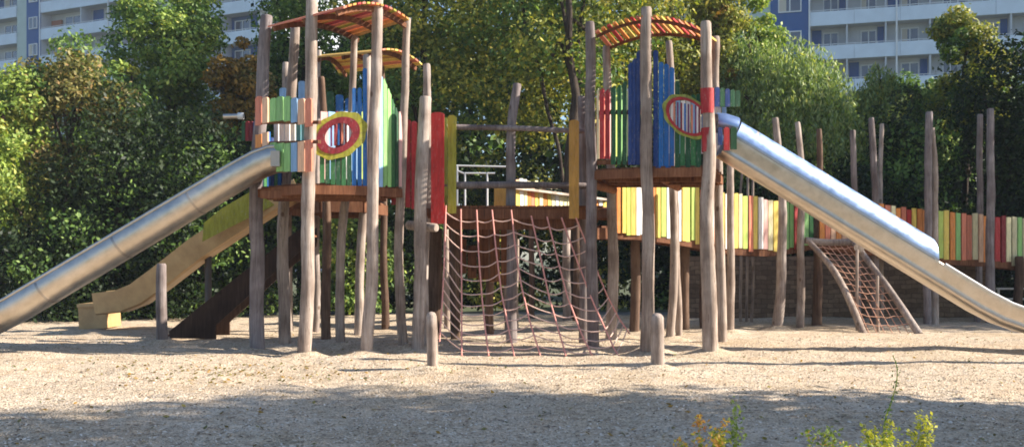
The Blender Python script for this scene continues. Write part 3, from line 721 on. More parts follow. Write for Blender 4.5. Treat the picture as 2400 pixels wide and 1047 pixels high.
# left open slide
ls = thing('metal_slide', 'wide open steel trough slide descending to the left from the left tower', 'slide', (*plan(300, 15.9), 0))
Y1, Y0 = 15.75, 16.35
pp = [(668, 366), (640, 368), (608, 380), (560, 406), (40, 716), (-30, 752), (-90, 772), (-190, 780)]
path = densify([P(x, y, Y1+(Y0-Y1)*(x+100)/770) for x, y in pp], 0.25)
U = [(-0.30, 0.165), (-0.35, 0.12), (-0.385, 0.05), (-0.395, -0.02), (-0.38, -0.10), (-0.345, -0.17), (-0.29, -0.23), (-0.20, -0.28), (-0.10, -0.305), (0.10, -0.305), (0.24, -0.25), (0.35, -0.12), (0.40, 0.06), (0.42, 0.27), (0.46, 0.285), (0.48, 0.27)]
U = [(a*0.86, h*0.84) for a, h in U]
mb = MB(); sweep(mb, path, [thick(U, 0.012)]*len(path), 'steel'); tr = mb.build('trough', ls)
Ub = [(a*1.012, h*1.012-0.002) for a, h in U[1:-3]]
for i in range(6, len(path)-6, 5):
    mb = MB(); d = (path[i+1]-path[i]).normalized(); sweep(mb, [path[i]-d*0.018, path[i]+d*0.018], [thick(Ub, 0.008)]*2, 'steel_dull'); mb.build('joint_band', tr)
mb = MB(); rp = []
for i, p_ in enumerate(path):
    d = (path[min(i+1, len(path)-1)]-path[max(i-1, 0)]).normalized(); u = Vector((0, 1, 0)).cross(d); u = u if u.z > 0 else -u
    rp.append(p_+Vector((0, -0.26, 0))+u*0.139)
mb.tube(rp, 0.026, 'steel', 10); mb.build('rim', tr)
mb = MB(); rp = [q+Vector((0, 0.655, 0))+Vector((0, 0, 0.10)) for q in rp]; mb.tube(rp, 0.03, 'steel', 10); mb.build('rim', tr)
mb = MB(); mb.bar(P(-70, 830, 15.8)-Vector((0, 0, .15)), P(-70, 800, 15.8), 0.08, 0.08, 'steel_dull'); mb.build('support', ls)
mb = MB(); mb.box(P(656, 376, 16.2), (0.14, 0.66, 0.24), 'steel_dull'); mb.build('entry_box', ls)

# tan slide further back
ts = thing('tan_slide', 'tan slide with yellow side board ending in a box on the sand', 'slide', (*plan(400, 20.3), 0))
pp = [(690, 440), (650, 462), (470, 580), (380, 650), (330, 686), (290, 702), (235, 708)]
path = densify([P(x, y, 19.6+(21.0-19.6)*(690-x)/455) for x, y in pp], 0.25)
U2 = [(-0.36, 0.20), (-0.38, 0.20), (-0.36, 0.0), (-0.33, -0.22), (-0.24, -0.25), (0.24, -0.25), (0.33, -0.22), (0.36, 0.0), (0.36, 0.20), (0.38, 0.20)]
mb = MB(); sweep(mb, path, [thick(U2, 0.02)]*len(path), 'tan_plastic', smooth=False); tr = mb.build('trough', ts)
mb = MB(); lp = [P(x, y, 19.4) for x, y in ((652, 450), (592, 446), (520, 488), (478, 522), (474, 566), (540, 532), (655, 474))]
mb.prism(lp, (0, 0.03, 0), M+'mustard'); mb.build('side_board', ts)
mb = MB(); q = [P(183, 717, 21.2), P(248, 712, 21.2), P(252, 768, 21.2), P(185, 772, 21.2)]
mb.prism(q, (0, 0.75, 0), 'tan_plastic'); mb.prism([P(180, 712, 21.15), P(268, 708, 21.15), P(268, 716, 21.15), P(180, 720, 21.15)], (0, 0.85, 0), 'tan_plastic'); mb.build('end_box', ts)
mb = MB()
mb.tube([P(488, 690, 20.3)-Vector((0, 0, .8)), P(488, 600, 20.3)], 0.07, 'dark_metal', 8); mb.build('support', ts)
# dark ramp
rp_ = thing('wooden_ramp', 'dark brown wooden ramp in the shade beneath the left tower', 'ramp', (*plan(540, 18.6), 0))
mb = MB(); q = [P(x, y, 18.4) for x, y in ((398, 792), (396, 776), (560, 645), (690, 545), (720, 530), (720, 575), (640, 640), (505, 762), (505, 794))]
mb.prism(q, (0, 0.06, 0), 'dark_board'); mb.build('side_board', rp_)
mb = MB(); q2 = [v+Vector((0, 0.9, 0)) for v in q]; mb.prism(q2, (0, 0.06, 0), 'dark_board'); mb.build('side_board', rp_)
mb = MB()
for k in range(22):
    f = k/21; a = P(398+(720-398)*f, 782-(782-548)*f, 18.5); mb.box((a.x, 18.88, a.z-0.03), (0.10, 0.78, 0.035), 'brown_board')
mb.build('tread', rp_)

# ================================================================== RIGHT TOWER
RM, RN, RO, RP_, RQ, RR = plan(1388, 16.5), plan(1516, 16.0), plan(1664, 15.8), plan(1432, 18.0), plan(1572, 18.4), plan(1690, 17.7)
rw = thing('play_tower', 'right wooden play tower with arched red slat roof and red-banded corner post', 'play tower', (*plan(1530, 16.9), 0))
post_px('post', rw, [(1389, 818), (1387, 600), (1385, 400), (1384, 220), (1383, 52)], 16.5, 28, 'grey_log', 23)
post_px('post', rw, [(1516, 823), (1517, 600), (1517, 400), (1514, 220), (1515, 18)], 16.0, 31, 'weathered_log', 26)
p_o = post_px('post', rw, [(1666, 826), (1660, 600), (1661, 400), (1657, 220), (1654, 50)], 15.8, 38, 'weathered_log', 25)
post_px('post', rw, [(1433, 800), (1436, 600), (1432, 400), (1424, 220), (1419, 108)], 18.0, 27, 'weathered_log', 18)
post_px('post', rw, [(1572, 792), (1577, 600), (1576, 430), (1574, 220), (1568, 96)], 18.75, 21, 'weathered_log', 16)
post_px('post', rw, [(1692, 800), (1688, 600), (1684, 400), (1678, 220), (1677, 86)], 17.9, 24, 'weathered_log', 18)
for ya, yb, xx_ in ((208, 266, 1657.5), (300, 356, 1660)):
    mb = MB(); mb.tube([P(xx_+.5, yb, 15.8), P(xx_, (ya+yb)/2, 15.8), P(xx_-.5, ya, 15.8)], 0.104, M+'red', 14, 0.06); mb.build('painted_band', p_o)
poly_deck(rw, [RM, RN, RO, RR, RQ, RP_], 2.76, 2.90, 'brown_board', 'orange_beam')
mb = MB()
for x0, x1, yt, c in [(1400, 1404, 212, 'cream'), (1406, 1416, 211, 'red'), (1419.5, 1429, 213, 'red'), (1433, 1443, 205, 'dark_green'), (1447.5, 1456, 203, 'green'), (1460, 1469, 194, 'dark_green'), (1473.5, 1482, 150, 'dark_blue'), (1483, 1491, 140, 'dark_blue'), (1492.5, 1501, 122, 'dark_blue')]:
    slat(mb, x0, x1, yt, 372 if x1 < 1440 else 386, RM, RN, M+c, 0.03, 0.02, yt2=yt-4)
p = mb.build('slat_panel', rw, label='red, green and dark blue slat panel left of the middle post')
mb = MB()
for i in range(7): slat(mb, 1400+i*12, 1411+i*12, 222-i*2, 366, plan(1396, 16.9), plan(1490, 18.2), M+['salmon', 'salmon', 'pink', 'lime', 'light_green', 'lime', 'white'][i], 0.02, 0, 'flat')
mb.build('slat_panel', rw, label='sunlit rear slats glimpsed through the gaps of the left panel')
for y in (262, 380):
    mb = MB(); a, b = onseg(1400, RM, RN), onseg(1502, RM, RN); mb.bar((a[0], a[1]+0.05, CH+(HY-y)/F*a[1]), (b[0], b[1]+0.05, CH+(HY-y)/F*b[1]), 0.05, 0.07, 'brown_board'); mb.build('batten', p)
mb = MB(); ex, ey, erx, ery = 1612, 274, 50, 42
for i in range(9):
    x0 = 1531+i*12.6; x1 = x0+11.3; xc = (x0+x1)/2
    c = M+['dark_blue', 'blue', 'blue', 'blue', 'dark_green', 'green', 'dark_green', 'green', 'dark_green'][i]
    yt = [118, 146, 150, 158, 190, 222, 226, 222, 220][i]; yb = 394
    k = 1-((xc-ex)/erx)**2
    if k > 0:
        h = ery*math.sqrt(k)
        e = ey+0.32*(xc-ex)
        if e-h > yt+4: slat(mb, x0, x1, yt, e-h, RN, RO, c)
        slat(mb, x0, x1, min(385, e+h), yb, RN, RO, c, top='flat')
    else: slat(mb, x0, x1, yt, yb, RN, RO, c)
p = mb.build('slat_panel', rw, label='blue and green slat panel round a big oval window')
mb = MB(); ring(mb, ex, ey, 59, 49, 9, 7, RN, RO, M+'olive', 0.003, 0.03, sh=0.32, sc_=0.025, seg=72); mb.build('window_ring', p, label='yellow-green outer ring of the oval window')
mb = MB(); ring(mb, ex, ey, 51, 43, 8, 6, RN, RO, M+'red', 0.006, 0.045, sh=0.32); mb.build('window_ring', p, label='red inner ring of the oval window')
mb = MB()
for i in range(9): slat(mb, 1578+i*8.4, 1582+i*8.4, 238+i*1.5, 306+i*1.5, RN, RO, M+['salmon', 'purple', 'dark_red', 'blue', 'purple'][i % 5], 0.02, 0.0, 'flat')
mb.build('window_bar', p)
mb = MB()
for i in range(12): slat(mb, 1560+i*12, 1570+i*12, 236, 360, plan(1540, 17.9), plan(1700, 17.6), M+['white', 'white', 'light_blue'][i % 3], 0.02, 0, 'flat')
mb.build('slat_panel', rw, label='white slat panel on the rear side seen through the oval window')
mb = MB()
for i, c in enumerate(['dark_blue', 'dark_green', 'dark_blue', 'dark_green', 'dark_green']): slat(mb, 1676+i*12, 1687+i*12, 204+i*2, 250, plan(1670, 17.3), plan(1740, 17.4), M+c, 0.03)
mb.build('slat_panel', rw, label='dark blue and green slats above the slide hood')
mb = MB()
for x0, x1, yb, c in [(1683, 1693, 340, 'dark_blue'), (1697, 1710, 352, 'red'), (1713, 1727, 350, 'dark_green')]: slat(mb, x0, x1, 298, yb, plan(1670, 16.1), plan(1740, 16.15), M+c, 0.03)
mb.build('slat_panel', rw, label='three short slats in blue, red and green beside the slide entry')
slat_roof(rw, [(1425, 112, 18.2), (1396, 78, 16.0), (1654, 76, 16.0), (1692, 106, 18.2)], 19, ['salmon', 'orange', 'red', 'orange', 'yellow', 'orange', 'bright_red'], 0.24, 0.50, 0.03, 2, 'brown_board', 0.045)
for a, b in (((1519, 398, 16.1), (1590, 440, 17.8)), ((1392, 432, 16.6), (1440, 446, 17.6))):
    mb = MB(); log(mb, [P(*a), P(*a).lerp(P(*b), .5), P(*b)], 0.07, 0.07, 'orange_beam', 10); mb.build('brace', rw)

# ================================================================== PALISADE WALKWAY (right)
pw = thing('palisade_walkway', 'winding raised walkway fenced with many-coloured upright slats on the right', 'walkway', (*plan(1850, 21), 0))
ST = [(1395, 414, 545, 18.6), (1435, 414, 545, 19.0), (1500, 414, 548, 19.3), (1560, 424, 556, 19.8), (1620, 438, 566, 20.3), (1720, 455, 584, 21.0), (1800, 468, 588, 21.5), (1850, 478, 582, 21.8), (1905, 492, 570, 22.2)]
ST2 = [(2060, 478, 590, 22.4), (2100, 486, 598, 22.6), (2200, 494, 606, 23.0), (2300, 504, 612, 23.5), (2400, 512, 620, 24.0), (2500, 520, 628, 24.5), (2640, 530, 640, 25.0)]
def interp(ST, x):
    for a, b in zip(ST[:-1], ST[1:]):
        if a[0] <= x <= b[0]:
            t = (x-a[0])/(b[0]-a[0]); return [a[k]+(b[k]-a[k])*t for k in (1, 2, 3)]
    return ST[-1][1:]
def pal(ST, seq, x, step, name='slat_fence', label=None, parent=pw):
    mb = MB(); i = 0
    while x < ST[-1][0]-4:
        w = step*random.uniform(0.85, 1.1); yt, yb, Y = interp(ST, x); yt2, yb2, Y2 = interp(ST, min(x+w, ST[-1][0]))
        c = seq[i % len(seq)] if i < len(seq) else random.choice(seq)
        if Y2 == Y: Y2 += 0.01
        j = random.uniform(-3, 3)
        slat(mb, x, x+w*0.80, yt+j, yb+random.uniform(-4, 5), plan(x, Y), plan(x+w, Y2), M+c, 0.03, random.uniform(-0.012, 0.012), 'flat', yt2=yt+j+random.uniform(-1.5, 1.5)); i += 1
        x += w
    return mb.build(name, parent, **({'label': label} if label else {}))
pal(ST, ['peach', 'orange', 'yellow', 'lime', 'yellow', 'white', 'white', 'salmon', 'orange', 'yellow', 'lime', 'white', 'peach', 'white', 'yellow', 'lime', 'lime', 'yellow', 'salmon', 'peach', 'white', 'orange', 'yellow', 'white', 'white', 'yellow', 'cream', 'lime', 'salmon', 'yellow', 'white', 'pink', 'cream', 'yellow', 'orange', 'light_green', 'light_green', 'red', 'red', 'light_green', 'green', 'lime', 'green', 'salmon'], 1436, 12.0, label='cream, yellow and lime sunlit slat fence')
pal(ST2, ['orange', 'salmon', 'cream', 'orange', 'salmon', 'red', 'yellow', 'orange', 'orange', 'cream', 'dark_red', 'lime', 'yellow', 'orange', 'light_green', 'salmon', 'salmon', 'cream', 'peach', 'orange', 'yellow', 'red', 'dark_red', 'cream', 'cream', 'light_green', 'cream', 'red', 'lime', 'orange'], 2062, 13.2, label='orange, red, green and cream slat fence at the right')
mb = MB()
for i in range(6): slat(mb, 1922+i*13, 1933+i*13, 516+i, 562, plan(1900, 22.0), plan(2010, 22.3), M+['orange', 'salmon', 'peach', 'orange', 'peach', 'salmon'][i], 0.03, 0, 'flat')
mb.build('slat_fence', pw, label='short orange slats above the small net climber')
for STx in (ST, ST2):
    mb = MB()
    for a, b in zip(STx[:-1], STx[1:]):
        A, B = P(a[0], a[2]+2, a[3]+0.10), P(b[0], b[2]+2, b[3]+0.10); mb.bar(A, B, 0.10, 0.2, 'brown_board')
        A2, B2 = A+Vector((0, 1.2, 0)), B+Vector((0, 1.2, 0)); mb.bar(A2, B2, 0.10, 0.2, 'brown_board')
        n_ = max(2, int((B-A).length/0.15))
        for k in range(n_):
            q0, q1 = A.lerp(B, k/n_), A.lerp(B, (k+0.92)/n_)
            u = Vector((0, 0, 0.105)); w = Vector((0, 1.2, 0)); h = Vector((0, 0, 0.035))
            mb.hexa([q0+u, q1+u, q1+u+w, q0+u+w], [q0+u+h, q1+u+h, q1+u+w+h, q0+u+w+h], 'brown_board')
    mb.build('deck', pw)
A, B = P(1900, 570, 22.3), P(2065, 590, 22.5)
mb = MB(); mb.bar(A, B, 0.10, 0.2, 'brown_board'); mb.bar(A+Vector((0, 1.2, 0)), B+Vector((0, 1.2, 0)), 0.1, 0.2, 'brown_board'); mb.bar(A+Vector((0, .6, .12)), B+Vector((0, .6, .12)), 1.25, 0.04, 'brown_board'); mb.build('deck', pw)
PWP = [([(1711, 776), (1713, 600), (1712, 480), (1712, 384)], 20.4, 20, 16, 'weathered_log'), ([(1823, 769), (1832, 620), (1833, 480), (1826, 380), (1817, 276)], 21.3, 26, 15, 'weathered_log'),
       ([(1875, 766), (1877, 600), (1880, 430), (1868, 286)], 21.8, 20, 13, 'weathered_log'), ([(1915, 764), (1916, 600), (1921, 440), (1918, 302)], 22.3, 24, 13, 'brown_log'),
       ([(2012, 762), (2008, 600), (2003, 440), (1998, 305)], 22.6, 16, 14, 'grey_log'), ([(2050, 760), (2052, 600), (2051, 440), (2042, 276)], 22.7, 20, 14, 'grey_log'),
       ([(2066, 756), (2064, 600), (2062, 450), (2066, 290)], 23.8, 12, 10, 'weathered_log'), ([(2172, 759), (2172, 640), (2174, 470), (2178, 262)], 22.5, 18, 17, 'grey_log'),
       ([(2191, 760), (2191, 640), (2192, 470), (2184, 300)], 22.6, 18, 13, 'weathered_log'), ([(2292, 752), (2294, 620), (2295, 450), (2296, 268)], 23.6, 16, 13, 'grey_log'),
       ([(2322, 750), (2320, 620), (2323, 450), (2320, 254)], 23.2, 22, 16, 'grey_log'), ([(1604, 775), (1604, 700), (1605, 640), (1605, 575)], 20.9, 24, 22, 'brown_log'),
       ([(1488, 778), (1488, 700), (1488, 640), (1488, 560)], 20.3, 24, 22, 'brown_log'), ([(1588, 786), (1590, 700), (1588, 560), (1584, 430)], 19.6, 16, 12, 'weathered_log'),
       ([(1652, 772), (1650, 700), (1650, 640), (1650, 580)], 21.5, 20, 18, 'brown_log'), ([(2385, 752), (2386, 690), (2388, 640), (2388, 600)], 23.8, 22, 20, 'brown_log')]
for pix, Y, w, wt, mt in PWP: post_px('post', pw, pix, Y, w, mt, wt)
for x in (1736, 1750, 1763): post_px('post', pw, [(x, 770), (x+1, 640), (x-1, 500), (x+3, 392)], 23.3, 7, 'weathered_log', 6, seg=8)

# ================================================================== REAR WALKWAY seen between the towers
bw = thing('rear_walkway', 'rear raised walkway with white metal railing and cream slats between the towers', 'walkway', (*plan(1200, 22.4), 0))
mb = MB()
for x in (1072, 1090, 1142): mb.tube([P(x, 486, 22.4), P(x, 404 if x > 1075 else 388, 22.4)], 0.022, 'white_metal', 8)
mb.tube([P(1060, 388, 22.4), P(1195, 391, 22.4)], 0.018, 'white_metal', 8); mb.tube([P(1070, 399, 22.4), P(1086, 406, 22.4), P(1160, 406, 22.4)], 0.02, 'white_metal', 8)
mb.build('railing', bw)
mb = MB(); a, b = P(1060, 498, 22.3), P(1440, 500, 20.6)
mb.bar(a, b, 0.1, 0.2, 'brown_board'); mb.bar(a+Vector((0, 1.1, 0)), b+Vector((0, 1.1, 0)), 0.1, 0.2, 'brown_board'); mb.bar(a+Vector((0, .55, .12)), b+Vector((0, .55, .12)), 1.1, 0.04, 'brown_board'); mb.build('deck', bw)
mb = MB(); slat(mb, 1158, 1192, 432, 490, plan(1100, 22.3), plan(1300, 22.3), M+'ochre', 0.04, 0, 'flat'); mb.build('board', bw)
pal([(1196, 442, 492, 21.5), (1260, 448, 492, 22.4), (1345, 462, 494, 23.6), (1420, 470, 500, 24.6)], ['cream', 'yellow', 'white', 'cream', 'orange', 'salmon', 'yellow', 'cream'], 1200, 9.5, label='cream and orange slat fence in full sun', parent=bw)
mb = MB(); mb.bar(P(1198, 440, 21.5), P(1420, 468, 24.6), 0.16, 0.05, 'pale_board'); mb.build('handrail', bw)
pal([(1196, 418, 434, 24.0), (1230, 422, 436, 24.3), (1310, 432, 444, 25.2)], ['cream', 'peach', 'white'], 1200, 9, label='low pale slat fence at the far side', parent=bw)
for x, yb, yt, w, mt in ((1147, 782, 500, 20, 'brown_log'), (1186, 780, 540, 12, 'weathered_log'), (1210, 776, 560, 12, 'weathered_log'), (1328, 750, 500, 20, 'weathered_log'), (1350, 752, 500, 16, 'brown_log'), (1046, 770, 520, 14, 'weathered_log'), (1246, 745, 500, 14, 'brown_log')):
    post_px('post', bw, [(x, yb), (x+1, (yb+yt)/2), (x, yt)], GY(yb), w, mt, w*0.9)

# ================================================================== SMALL NET CLIMBER
nc = thing('net_climber', 'small inclined orange net climber framed by two leaning logs under the tube slide', 'net climber', (*plan(2020, 20.6), 0))
FY, BY = 20.1, 21.8
fl = [P(2025, 780, FY)-Vector((0, 0, .05)), P(1985, 690, FY+0.6), P(1945, 622, FY+1.1), P(1893, 562, BY)]
fr = [P(2156, 778, FY)-Vector((0, 0, .05)), P(2100, 700, FY+0.6), P(2050, 632, FY+1.1), P(1996, 562, BY)]
for f in (fl, fr):
    mb = MB(); log(mb, f, 0.075, 0.06, 'weathered_log', 11); mb.build('side_log', nc)
mb = MB(); log(mb, [P(1886, 563, BY), P(1940, 568, BY), P(2008, 566, BY)], 0.075, 0.07, 'weathered_log'); mb.build('cross_beam', nc)
mb = MB(); mb.tube([P(2014, 580, BY-0.45), P(2014, 580, BY+0.3)], 0.105, 'pale_board', 14); mb.build('beam_end', nc)
for x, yt in ((2009, 585), (2058, 646)):
    post_px('post', nc, [(x, 774), (x, 700), (x, yt)], 20.7, 8, 'weathered_log', 7, seg=8)
for k in range(1, 7):
    f = k/7; mb = MB(); pts = []
    for j in range(9):
        t = j/8*0.98
        a = Vector(fl[0]).lerp(fl[1], min(1, t*3)) if t < 1/3 else (fl[1].lerp(fl[2], t*3-1) if t < 2/3 else fl[2].lerp(fl[3], t*3-2))
        b = Vector(fr[0]).lerp(fr[1], min(1, t*3)) if t < 1/3 else (fr[1].lerp(fr[2], t*3-1) if t < 2/3 else fr[2].lerp(fr[3], t*3-2))
        pts.append(a.lerp(b, f)+Vector((0, 0.03, -0.06)))
    mb.tube(pts, 0.010, 'rope_orange', 6); mb.build('rope', nc)
for k in range(13):
    t = (k+0.4)/13.4; pts = []
    a = Vector(fl[0]).lerp(fl[1], min(1, t*3)) if t < 1/3 else (fl[1].lerp(fl[2], t*3-1) if t < 2/3 else fl[2].lerp(fl[3], t*3-2))
    b = Vector(fr[0]).lerp(fr[1], min(1, t*3)) if t < 1/3 else (fr[1].lerp(fr[2], t*3-1) if t < 2/3 else fr[2].lerp(fr[3], t*3-2))
    for j in range(9):
        f = j/8; q = a.lerp(b, f); q.z -= 0.06*math.sin(math.pi*f)+0.015*math.sin(f*20+k); pts.append(q)
    mb = MB(); mb.tube(pts, 0.009, 'rope_orange', 6); mb.build('cross_rope', nc)

# ================================================================== STONE WALL, far post
mb = MB(); Y = 25.0
mb.box(((1590+2330)/2/F*Y-HX/F*Y, Y+0.25, 0.72), ((2330-1590)/F*Y, 0.5, 1.56), 'stone_wall')
mb.build('stone_wall', label='low brown stone wall behind the palisade walkway', category='wall')
mb = MB(); mb.tube([P(4, 760, 24)-Vector((0, 0, 0.3)), P(4, 650, 24)], 0.03, 'white_metal', 8); mb.tube([P(4, 650, 24), P(-70, 652, 24), P(-70, 760, 24)], 0.03, 'white_metal', 8)
mb.build('metal_railing', label='thin white metal rail hoop at the far left edge', category='railing')
fn = thing('metal_railing', 'white metal rail hoop behind the tube slide foot', 'railing', (*plan(2370, 25.4), 0))
mb = MB()
for x in (2340, 2382, 2430): mb.tube([P(x, 745, 25.4), P(x, 674, 25.4)], 0.03, 'white_metal', 8)
mb.build('upright', fn); mb = MB(); mb.tube([P(2336, 676, 25.4), P(2440, 676, 25.4)], 0.025, 'white_metal', 8); mb.tube([P(2336, 700, 25.4), P(2440, 700, 25.4)], 0.025, 'white_metal', 8); mb.build('rail', fn)

# tall pole right of the frame whose shadow crosses the sand
mb = MB(); log(mb, [(9.2, 14.4, -0.1), (9.3, 14.4, 2.2), (9.2, 14.35, 4.6), (9.35, 14.4, 7.2)], 0.17, 0.13, 'weathered_log'); mb.build('timber_pole', label='tall crooked timber pole standing right of the slides', category='pole')

# ================================================================== TREES
T = tree
# left
T('shrub', 'tall yellow-green shrub at the far left edge', 'shrub', 0, 112, 640, 92, 24.0, 'leaf_light', 'leaf_yellow', 9000, 0.075, 60)
T('tree', 'brown-tinged green tree at upper left below the apartment block', 'tree', 160, 82, 500, 118, 25.5, 'leaf_russet', 'leaf_green', 9000, 0.075, 50)
T('shrub', 'dark green bush behind the foot of the steel slide', 'shrub', 120, 400, 740, 150, 24.3, 'leaf_dark_shaded', 'leaf_green', 9000, 0.075, 60)
T('tree', 'dense dark green tree behind the upper half of the steel slide', 'tree', 270, 178, 700, 155, 25.0, 'leaf_dark_shaded', 'leaf_green', 13000, 0.075, 80)
T('tree', 'tall light green birch rising in front of the left apartment block', 'tree', 385, -120, 440, 124, 29, 'leaf_light', 'leaf_green', 15000, 0.085, 90, clr=0.24)
T('shrub', 'green bush with shade put into its leaf colour beside the left tower behind the slides', 'shrub', 455, 230, 740, 125, 25.2, 'leaf_dark_shaded', 'leaf_green', 12000, 0.075, 80)
T('tree', 'small orange-brown autumn tree left of the left tower', 'tree', 568, 84, 340, 64, 27.5, 'leaf_orange', 'leaf_russet', 4500, 0.08, 30)
T('shrub', 'small bright lime bush peeping over the dark trees at left', 'shrub', 285, 150, 300, 42, 27.5, 'leaf_light', 'leaf_yellow', 2500, 0.08, 18)
T('shrub', 'dark green bush directly behind the left tower posts', 'shrub', 600, 260, 745, 100, 26.2, 'leaf_dark_shaded', 'leaf_green', 9000, 0.08, 60)
T('tree', 'deep green tree behind the left tower roof', 'tree', 705, -160, 420, 105, 30.5, 'leaf_green', 'leaf_dark_shaded', 9000, 0.09, 60)
T('shrub', 'bright green bush seen under the left tower deck', 'shrub', 815, 330, 745, 85, 26.8, 'leaf_green', 'leaf_light', 7000, 0.08, 50)
# centre
T('tree', 'big olive-green tree with dark trunk behind the rope net walkway', 'tree', 1290, -420, 400, 300, 27.5, 'leaf_olive', 'leaf_green', 22000, 0.085, 130, trunk_w=0.17, xoff=0.55, clr=0.2, yoff=-2.7, tall=9.5)
T('tree', 'bright green tree between the two big towers, left of the dark trunk', 'tree', 985, -330, 440, 200, 29, 'leaf_green', 'leaf_olive', 20000, 0.085, 110, clr=0.22)
T('tree', 'yellow-olive tree behind the roof of the right tower', 'tree', 1560, -260, 380, 150, 31, 'leaf_olive', 'leaf_yellow', 15000, 0.09, 80, clr=0.22)
T('tree', 'slim yellow autumn tree just right of the right tower roof', 'tree', 1690, -60, 330, 48, 30, 'leaf_yellow', 'leaf_orange', 5000, 0.085, 30)
T('shrub', 'dark bush behind the left end of the log walkway', 'shrub', 985, 300, 745, 120, 28.5, 'leaf_dark_shaded', 'leaf_green', 9000, 0.09, 60)
T('shrub', 'dark bush behind the middle of the log walkway', 'shrub', 1190, 330, 735, 120, 29, 'leaf_dark_shaded', 'leaf_olive', 9000, 0.09, 60)
T('shrub', 'dark olive bush behind the right end of the log walkway', 'shrub', 1390, 310, 735, 120, 29, 'leaf_dark_shaded', 'leaf_olive', 9000, 0.09, 60)
T('shrub', 'dark bush behind the cream slat fence', 'shrub', 1590, 300, 735, 120, 29, 'leaf_dark_shaded', 'leaf_green', 9000, 0.09, 60)
# right
T('tree', 'large rounded light green willow above the tube slide', 'tree', 1858, 5, 480, 150, 29, 'leaf_willow', 'leaf_light', 32000, 0.075, style='weep')
T('tree', 'narrower willow standing between the right tower and the rounded willow', 'tree', 1748, -30, 450, 75, 29.8, 'leaf_willow', 'leaf_green', 13000, 0.075, style='weep')
T('tree', 'small pale green willow below the right apartment block', 'tree', 2058, 95, 420, 66, 31, 'leaf_willow', 'leaf_yellow', 11000, 0.08, style='weep')
T('tree', 'slender light green tree hiding the left end of the right apartment block', 'tree', 1772, -10, 330, 52, 30.5, 'leaf_light', 'leaf_willow', 6500, 0.085, 34)
T('tree', 'dark rounded tree right of the small pale willow', 'tree', 2075, 175, 600, 90, 32, 'leaf_green', 'leaf_dark_shaded', 9000, 0.09, 50)
T('tree', 'broad pale green tree below the lowest balcony of the right apartment block', 'tree', 2150, 150, 400, 85, 33, 'leaf_willow', 'leaf_green', 9000, 0.085, 50)
T('shrub', 'black-green bush behind the upper tube slide', 'shrub', 1790, 380, 735, 130, 27.5, 'leaf_dark_shaded', 'leaf_dark_shaded', 9000, 0.085, 60)
T('shrub', 'black-green bush behind the middle of the tube slide', 'shrub', 1975, 330, 735, 110, 27.6, 'leaf_dark_shaded', 'leaf_dark_shaded', 9000, 0.085, 60)
T('tree', 'black-green shaded tree behind the pair of tall walkway posts', 'tree', 2140, 165, 720, 125, 28, 'leaf_dark_shaded', 'leaf_green', 12000, 0.085, 70)
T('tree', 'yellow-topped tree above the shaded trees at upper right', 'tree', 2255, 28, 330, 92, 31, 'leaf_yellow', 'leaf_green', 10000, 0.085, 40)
T('tree', 'tall dark shaded tree at upper right with the russet tips', 'tree', 2355, 48, 720, 130, 28.2, 'leaf_dark_shaded', 'leaf_dark_shaded', 16000, 0.085, 90)
T('tree', 'dark shaded tree cut by the right edge of the picture', 'tree', 2500, 60, 700, 110, 28, 'leaf_dark_shaded', 'leaf_green', 12000, 0.085, 70)
T('tree', 'dark tree cut by the left edge of the picture', 'tree', -170, 60, 700, 130, 27, 'leaf_dark_shaded', 'leaf_green', 9000, 0.1, 60)
# rear belt: a wood that reads as one mass
bk = thing('tree_belt', 'dark wood behind the playground that reads as one mass', 'wood', (0, 40, 0)); bk['kind'] = 'stuff'
allp = []; alln = []
for i, (px, yt) in enumerate([(-300, 200), (-120, 215), (40, 190), (200, 260), (340, 220), (480, 250), (600, 150), (720, 60), (840, -20), (960, -60), (1080, -100), (1200, -100), (1330, -100), (1460, -60), (1580, -20), (1680, 40), (1790, 150), (1900, 250), (2010, 300), (2120, 240), (2230, 190), (2340, 150), (2460, 120), (2600, 60), (2750, 60)]):
    Y = 39+3*random.random(); zt = CH+(HY-yt)/F*Y; p_, n_, _, _, _ = crown_points(((px-HX)/F*Y, Y, zt*0.5), (1.65, 2.0, zt*0.5), 60, 4200, 0.28)
    allp.append(p_); alln.append(n_)
p_ = np.concatenate(allp); n_ = np.concatenate(alln); k = p_[:, 2] > 0
leaf_mesh('crown', p_[k], n_[k], 0.15+0.1*RNG.random(k.sum()), RNG.integers(0, 2, k.sum()), ['leaf_dark_shaded', 'leaf_green'], bk)
# shade trees outside the frame to the right
for i, (w, lab) in enumerate([((10.8, 9.0, 5.2, 2.4, 2.2, 2.6), 'nearest shade tree right of the camera, with a low crown'), ((14.5, 9.0, 8.0, 3.2, 2.4, 3.4), 'broad shade tree behind the low-crowned one, right of the camera'),
                          ((17.5, 8.4, 10.5, 3.5, 2.5, 3.6), 'tall shade tree second from the far end of the row right of the camera'), ((20, 7.2, 12, 3.5, 2.5, 4), 'tallest shade tree at the far end of the row right of the camera'),
                          ((13, 8.3, 8.0, 3.0, 2.2, 3.4), 'front shade tree closest to the line of the camera')]):
    T('tree', lab, 'tree', 0, 0, 0, 0, 0, 'leaf_green', 'leaf_olive', [1800, 5600, 6500, 5200, 3000][i], 0.10, 44, world=w, group='shade trees right of the playground', clr=0.24)
for w, lab in (((20, 23.5, 7, 3.2, 3.0, 5.5), 'large shade tree off the right end of the palisade walkway'), ((25, 25, 9, 3.8, 3.4, 6.5), 'second large shade tree farther right of the palisade walkway'), ((17, 27, 6, 3, 3, 5), 'shade tree behind the right end of the palisade walkway')):
    T('tree', lab, 'tree', 0, 0, 0, 0, 0, 'leaf_green', 'leaf_dark_shaded', 12000, 0.13, 70, world=w, clr=0.28)

